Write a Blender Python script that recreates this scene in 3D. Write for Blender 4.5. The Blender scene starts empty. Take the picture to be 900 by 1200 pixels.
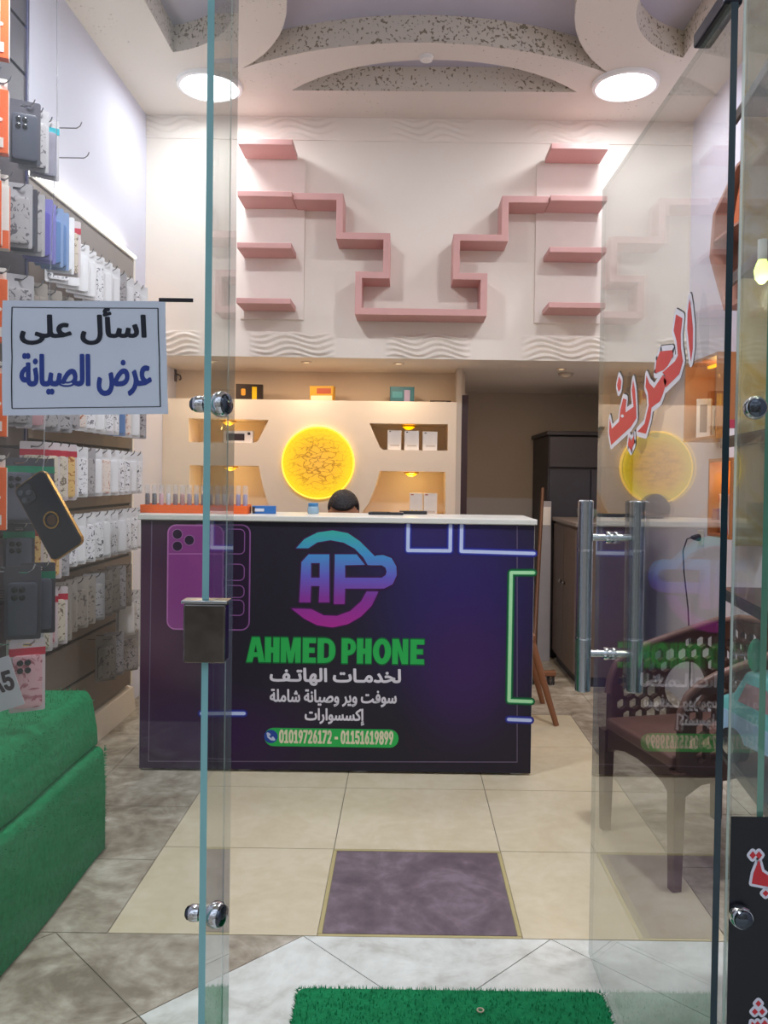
import bpy, bmesh, math, random
from mathutils import Vector, Matrix, Euler
from mathutils.geometry import tessellate_polygon

random.seed(7)
sc = bpy.context.scene
COL = sc.collection
PI = math.pi

# ------------------------------------------------------------------ camera
F_PX = 950.0; EYE = 1.27; VPX, VPY = 475.0, 560.0; ROLL = .014; PITCH = .018
_f = Vector((0, math.cos(PITCH), -math.sin(PITCH)))
_r0 = Vector((1, 0, 0)); _u0 = _r0.cross(_f)
_c, _s = math.cos(ROLL), math.sin(ROLL)
CR = _c*_r0 + _s*_u0; CU = _c*_u0 - _s*_r0; CF = _f
CX = VPX - F_PX*CR.y/CF.y; CY = VPY + F_PX*CU.y/CF.y
cam = bpy.data.cameras.new('camera'); camo = bpy.data.objects.new('camera', cam); COL.objects.link(camo)
m = Matrix.Identity(4)
for i in range(3):
    m[i][0] = CR[i]; m[i][1] = CU[i]; m[i][2] = -CF[i]
m[2][3] = EYE
camo.matrix_world = m
cam.sensor_fit = 'VERTICAL'; cam.sensor_height = 36; cam.sensor_width = 27
cam.lens = 36*F_PX/1200; cam.shift_x = (450-CX)/1200; cam.shift_y = (CY-600)/1200
cam.clip_start = .05
sc.camera = camo

# ------------------------------------------------------------------ world, exposure
w = bpy.data.worlds.new('street_daylight'); sc.world = w; w.use_nodes = True
_nt = w.node_tree; bg = _nt.nodes['Background']; bg.inputs[1].default_value = 1.0
_tc = _nt.nodes.new('ShaderNodeTexCoord'); _sp = _nt.nodes.new('ShaderNodeSeparateXYZ'); _cr = _nt.nodes.new('ShaderNodeValToRGB')
_e = _cr.color_ramp.elements      # dim street fronts along the horizon, pale sky above
_e[0].position, _e[0].color = .0, (.34, .33, .32, 1); _e[1].position, _e[1].color = .62, (.95, 1.05, 1.25, 1)
_k = _e.new(.18); _k.color = (.46, .47, .50, 1); _k = _e.new(.36); _k.color = (.80, .87, 1.0, 1)
_nt.links.new(_tc.outputs['Generated'], _sp.inputs[0]); _nt.links.new(_sp.outputs[2], _cr.inputs[0]); _no = _nt.nodes.new('ShaderNodeTexNoise'); _no.inputs['Scale'].default_value = 5; _no.inputs['Detail'].default_value = 2
_mr = _nt.nodes.new('ShaderNodeMapRange'); _mr.inputs[1].default_value = .4; _mr.inputs[2].default_value = .62; _mr.inputs[3].default_value = .35; _mr.inputs[4].default_value = 1.3
_mx = _nt.nodes.new('ShaderNodeMix'); _mx.data_type = 'RGBA'; _mx.blend_type = 'MULTIPLY'; _mx.inputs[0].default_value = 1
_nt.links.new(_tc.outputs['Generated'], _no.inputs['Vector']); _nt.links.new(_no.outputs['Fac'], _mr.inputs[0])
_nt.links.new(_cr.outputs[0], _mx.inputs[6]); _nt.links.new(_mr.outputs[0], _mx.inputs[7]); _nt.links.new(_mx.outputs[2], bg.inputs[0])
sc.view_settings.view_transform = 'Standard'; sc.view_settings.look = 'None'
sc.view_settings.exposure = 0.0; sc.view_settings.gamma = 1; sc.view_settings.use_curve_mapping = False
sc.cycles.max_bounces = 10; sc.cycles.transparent_max_bounces = 32; sc.cycles.diffuse_bounces = 5
LED_BACK, LED_FRONT_FILL = 6.5, 36; SOFFIT_FILL = 2.0; LED_COL = (.93, .95, 1.0)

# ------------------------------------------------------------------ helpers
def ray(px, py): return CF + CR*((px-CX)/F_PX) - CU*((py-CY)/F_PX)
def P(px, py, Y):
    d = ray(px, py); return Vector((0, 0, EYE)) + d*(Y/d.y)
def PX(px, py, X):
    d = ray(px, py); return Vector((0, 0, EYE)) + d*(X/d.x)
def PH(px, py, h):
    d = ray(px, py); return Vector((0, 0, EYE)) + d*((h-EYE)/d.z)

def lin(c):
    if isinstance(c, str):
        c = c.lstrip('#'); c = [int(c[i:i+2], 16)/255 for i in (0, 2, 4)]
    return [x/12.92 if x <= .04045 else ((x+.055)/1.055)**2.4 for x in c]+[1]

MATS = {}
def mat(name, col, rough=.6, metal=0, var=.06, scale=14, bump=0, emis=0, ecol=None, spec=.5, col2=None, trans=0, alpha=1):
    if name in MATS: return MATS[name]
    M = bpy.data.materials.new(name); M.use_nodes = True
    nt = M.node_tree; b = nt.nodes['Principled BSDF']
    c = lin(col)
    tc = nt.nodes.new('ShaderNodeTexCoord'); no = nt.nodes.new('ShaderNodeTexNoise')
    no.inputs['Scale'].default_value = scale; no.inputs['Detail'].default_value = 4
    nt.links.new(tc.outputs['Object'], no.inputs['Vector'])
    mx = nt.nodes.new('ShaderNodeMix'); mx.data_type = 'RGBA'
    d = lin(col2) if col2 else [x*(1-var*2) for x in c[:3]]+[1]
    e = c if col2 else [min(1, x*(1+var)) for x in c[:3]]+[1]
    mx.inputs[6].default_value = d; mx.inputs[7].default_value = e
    nt.links.new(no.outputs['Fac'], mx.inputs[0]); nt.links.new(mx.outputs[2], b.inputs['Base Color'])
    b.inputs['Roughness'].default_value = rough; b.inputs['Metallic'].default_value = metal
    b.inputs['Specular IOR Level'].default_value = spec
    if trans: b.inputs['Transmission Weight'].default_value = trans
    if alpha < 1: b.inputs['Alpha'].default_value = alpha
    if bump:
        bp = nt.nodes.new('ShaderNodeBump'); bp.inputs['Strength'].default_value = bump; bp.inputs['Distance'].default_value = .01
        nt.links.new(no.outputs['Fac'], bp.inputs['Height']); nt.links.new(bp.outputs[0], b.inputs['Normal'])
    if emis:
        b.inputs['Emission Color'].default_value = lin(ecol or col); b.inputs['Emission Strength'].default_value = emis
    MATS[name] = M
    return M

def ramp_mat(name, axis, lo, hi, stops, rough=.4, coord='Object', noise=0, nscale=3):
    """colour printed as a gradient along one axis of the thing's own coordinates"""
    M = bpy.data.materials.new(name); M.use_nodes = True; nt = M.node_tree; b = nt.nodes['Principled BSDF']
    tc = nt.nodes.new('ShaderNodeTexCoord'); sp = nt.nodes.new('ShaderNodeSeparateXYZ'); nt.links.new(tc.outputs[coord], sp.inputs[0])
    mr = nt.nodes.new('ShaderNodeMapRange'); mr.inputs[1].default_value = lo; mr.inputs[2].default_value = hi
    nt.links.new(sp.outputs[axis], mr.inputs[0])
    src = mr.outputs[0]
    if noise:
        no = nt.nodes.new('ShaderNodeTexNoise'); no.inputs['Scale'].default_value = nscale; nt.links.new(tc.outputs[coord], no.inputs['Vector'])
        ma = nt.nodes.new('ShaderNodeMath'); ma.operation = 'MULTIPLY_ADD'; ma.inputs[1].default_value = noise
        nt.links.new(no.outputs['Fac'], ma.inputs[0]); nt.links.new(src, ma.inputs[2]); src = ma.outputs[0]
    cr = nt.nodes.new('ShaderNodeValToRGB'); els = cr.color_ramp.elements
    els[0].position, els[0].color = stops[0][0], lin(stops[0][1]); els[1].position, els[1].color = stops[-1][0], lin(stops[-1][1])
    for p, c in stops[1:-1]:
        e = els.new(p); e.color = lin(c)
    nt.links.new(src, cr.inputs[0]); nt.links.new(cr.outputs[0], b.inputs['Base Color']); b.inputs['Roughness'].default_value = rough
    b.inputs['Specular IOR Level'].default_value = .25
    MATS[name] = M
    return M

class MB:
    def __init__(s): s.bm = bmesh.new(); s.mi = 0
    def _f(s, vs):
        try:
            f = s.bm.faces.new(vs); f.material_index = s.mi; return f
        except ValueError: return None
    def hexa(s, p):
        v = [s.bm.verts.new(q) for q in p]
        for a in ((3, 2, 1, 0), (4, 5, 6, 7), (0, 1, 5, 4), (1, 2, 6, 5), (2, 3, 7, 6), (3, 0, 4, 7)): s._f([v[i] for i in a])
        return s
    def box(s, x0, x1, y0, y1, z0, z1, M=None):
        p = [Vector(q) for q in ((x0, y0, z0), (x1, y0, z0), (x1, y1, z0), (x0, y1, z0), (x0, y0, z1), (x1, y0, z1), (x1, y1, z1), (x0, y1, z1))]
        if M: p = [M @ q for q in p]
        return s.hexa(p)
    def prism(s, pts, vec):
        vec = Vector(vec); a = [s.bm.verts.new(p) for p in pts]; b = [s.bm.verts.new(Vector(p)+vec) for p in pts]
        s._f(a[::-1]); s._f(b); n = len(a)
        for i in range(n): s._f([a[i], a[(i+1) % n], b[(i+1) % n], b[i]])
        return s
    def plate(s, loops, th, fr, side=None):
        """2-D loops (outer, holes) with thickness; fr(u,v,w) -> point; side = material index of the edge faces"""
        flat = [q for l in loops for q in l]
        tris = tessellate_polygon([[Vector((q[0], q[1], 0)) for q in l] for l in loops])
        a = [s.bm.verts.new(fr(q[0], q[1], 0)) for q in flat]
        b = [s.bm.verts.new(fr(q[0], q[1], th)) for q in flat] if th else None
        for t in tris:
            s._f([a[i] for i in t])
            if th: s._f([b[i] for i in reversed(t)])
        if th:
            k = 0; keep = s.mi
            if side is not None: s.mi = side
            for l in loops:
                n = len(l)
                for i in range(n): s._f([a[k+i], a[k+(i+1) % n], b[k+(i+1) % n], b[k+i]])
                k += n
            s.mi = keep
        return s
    def ribbon(s, pts, wd, fr, closed=True, off=0, joints=True):
        # each piece sits a few hundredths of a millimetre off its neighbours so none coincide
        s.lay = getattr(s, 'lay', 0); n = len(pts)
        def lift(): s.lay += 1; return off+2e-5*(1+s.lay % 7)
        n = len(pts); rng = range(n if closed else n-1)
        for i in rng:
            (x0, y0), (x1, y1) = pts[i], pts[(i+1) % n]; L = math.hypot(x1-x0, y1-y0)
            if L < 1e-7: continue
            nx, ny = -(y1-y0)/L*wd, (x1-x0)/L*wd
            wq = lift(); s._f([s.bm.verts.new(fr(a, b, wq)) for a, b in ((x0+nx, y0+ny), (x0-nx, y0-ny), (x1-nx, y1-ny), (x1+nx, y1+ny))])
        if joints:
            for x, y in pts:
                wq = lift(); s._f([s.bm.verts.new(fr(x+wd*math.cos(k*PI/4), y+wd*math.sin(k*PI/4), wq)) for k in range(8)])
        return s
    def cyl(s, p0, p1, r0, r1=None, n=16, cap=True):
        p0, p1 = Vector(p0), Vector(p1); r1 = r0 if r1 is None else r1
        d = (p1-p0).normalized(); a = d.orthogonal().normalized(); b = d.cross(a)
        A = [s.bm.verts.new(p0+(a*math.cos(2*PI*i/n)+b*math.sin(2*PI*i/n))*r0) for i in range(n)]
        B = [s.bm.verts.new(p1+(a*math.cos(2*PI*i/n)+b*math.sin(2*PI*i/n))*r1) for i in range(n)]
        for i in range(n): s._f([A[i], A[(i+1) % n], B[(i+1) % n], B[i]])
        if cap: s._f(A[::-1]); s._f(B)
        return s
    def tube(s, pts, r, n=8):
        pts = [Vector(p) for p in pts]; rings = []; up = None
        for i, p in enumerate(pts):
            d = (pts[min(i+1, len(pts)-1)]-pts[max(i-1, 0)]).normalized()
            if up is None: up = d.orthogonal().normalized()
            up = (up-d*up.dot(d)).normalized(); b = d.cross(up)
            rings.append([s.bm.verts.new(p+(up*math.cos(2*PI*k/n)+b*math.sin(2*PI*k/n))*r) for k in range(n)])
        for A, B in zip(rings, rings[1:]):
            for k in range(n): s._f([A[k], A[(k+1) % n], B[(k+1) % n], B[k]])
        s._f(rings[0][::-1]); s._f(rings[-1]); return s
    def lathe(s, prof, c, axis=(0, 0, 1), n=28):
        d = Vector(axis).normalized(); a = d.orthogonal().normalized(); b = d.cross(a); c = Vector(c); R = []
        for r, z in prof:
            if r < 1e-6: R.append([s.bm.verts.new(c+d*z)])
            else: R.append([s.bm.verts.new(c+d*z+(a*math.cos(2*PI*k/n)+b*math.sin(2*PI*k/n))*r) for k in range(n)])
        for A, B in zip(R, R[1:]):
            for k in range(n):
                q = [A[k % len(A)], A[(k+1) % n % len(A)], B[(k+1) % n % len(B)], B[k % len(B)]]
                u = []
                for v in q:
                    if v not in u: u.append(v)
                if len(u) > 2: s._f(u)
        return s
    def ell(s, c, r, M=None, n=20, m_=12):
        c = Vector(c); prev = None
        for i in range(m_+1):
            t = PI*i/m_; ring = []
            for k in range(n if 0 < i < m_ else 1):
                q = Vector((r[0]*math.sin(t)*math.cos(2*PI*k/n), r[1]*math.sin(t)*math.sin(2*PI*k/n), -r[2]*math.cos(t)))
                ring.append(s.bm.verts.new(c+(M @ q if M else q)))
            if prev:
                for k in range(n):
                    q = [prev[k % len(prev)], prev[(k+1) % n % len(prev)], ring[(k+1) % n % len(ring)], ring[k % len(ring)]]
                    u = []
                    for v in q:
                        if v not in u: u.append(v)
                    if len(u) > 2: s._f(u)
            prev = ring
        return s
    def build(s, name, mats, root=None, bevel=0, seg=2, smooth=False, fix=True):
        bm = s.bm
        if fix: bmesh.ops.recalc_face_normals(bm, faces=bm.faces)
        if bevel:
            es = [e for e in bm.edges if len(e.link_faces) == 2 and e.calc_face_angle(0) > .6]
            bmesh.ops.bevel(bm, geom=es, offset=bevel, segments=seg, profile=.5, affect='EDGES', clamp_overlap=True)
        if smooth:
            for f in bm.faces: f.smooth = True
            if smooth != 'all':
                for e in bm.edges:
                    if len(e.link_faces) == 2 and e.calc_face_angle(0) > .7: e.smooth = False
        me = bpy.data.meshes.new(name); 
        if root is not None and root.type == 'EMPTY': bmesh.ops.translate(bm, verts=bm.verts, vec=-root.location)
        elif root is not None and 'org' in ORG.get(root.name, {}): bmesh.ops.translate(bm, verts=bm.verts, vec=-ORG[root.name]['org'])
        bm.to_mesh(me); bm.free()
        for q in (mats if isinstance(mats, (list, tuple)) else [mats]): me.materials.append(q)
        o = bpy.data.objects.new(name, me); COL.objects.link(o)
        if root is not None:
            o.parent = root
            ORG[o.name] = {'org': root.location.copy()} if root.type == 'EMPTY' else dict(ORG.get(root.name, {}))
        return o
ORG = {}
def tag(o, label, cat=None, group=None, kind=None):
    if label: o['label'] = label
    if cat: o['category'] = cat
    if group: o['group'] = group
    if kind: o['kind'] = kind
    return o
def thing(name, label, cat, loc=(0, 0, 0), group=None, kind=None):
    o = bpy.data.objects.new(name, None); COL.objects.link(o); o.location = loc; o.empty_display_size = .05
    return tag(o, label, cat, group, kind)
def struct(name, mb, mats, label, cat, **k):
    return tag(mb.build(name, mats, **k), label, cat, None, 'structure')
def dup(root, loc, rz, label, group=None):
    r = root.copy(); COL.objects.link(r); r.location = loc; r.rotation_euler = (0, 0, rz)
    r['label'] = label
    if group: r['group'] = group
    for ch in list(root.children):
        c = ch.copy(); COL.objects.link(c); c.parent = r
        for g in list(ch.children):
            d = g.copy(); COL.objects.link(d); d.parent = c
    return r
def drop(root):
    for ch in list(root.children):
        for g in list(ch.children): bpy.data.objects.remove(g)
        bpy.data.objects.remove(ch)
    bpy.data.objects.remove(root)
def rrect(x0, x1, y0, y1, r, n=5):
    out = []
    for cx, cy, a in ((x1-r, y1-r, 0), (x0+r, y1-r, PI/2), (x0+r, y0+r, PI), (x1-r, y0+r, 3*PI/2)):
        for k in range(n+1): out.append((cx+r*math.cos(a+PI/2*k/n), cy+r*math.sin(a+PI/2*k/n)))
    return out
def circ(cx, cy, r, n=24, ry=None): return [(cx+r*math.cos(2*PI*k/n), cy+(ry or r)*math.sin(2*PI*k/n)) for k in range(n)]
def frY(Y): return lambda u, v, w_: Vector((u, Y+w_, v))       # a plate facing the street, thickness inward
def frX(X): return lambda u, v, w_: Vector((X+w_, u, v))
def frZ(Z): return lambda u, v, w_: Vector((u, v, Z+w_))
def lettering(name, key, x0, x1, z0, z1, fr, material, root, bold, label=None, part=None):
    """words as flat shapes; fr(u, v, w) gives the point, w lifting it off the surface; part = (from, to) of the width"""
    hh, groups = GLYPHS[key]; mb = MB(); sx = (x1-x0)/1000; sz = (z1-z0)/hh
    for j, g in enumerate(groups):
        if part and not (part[0] <= g[0][0] < part[1]): continue
        loops = [[(x0+l[2*i]*sx, z0+l[2*i+1]*sz) for i in range(len(l)//2)] for l in g]
        mb.plate(loops, 0, lambda u, v, w_: fr(u, v, 1.8e-4+1e-5*(j % 3)))
        if bold:
            for l in loops: mb.ribbon(l, bold, fr, True)
    o = mb.build(name, material, root, fix=False)
    if label: o['label'] = label
    return o

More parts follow.
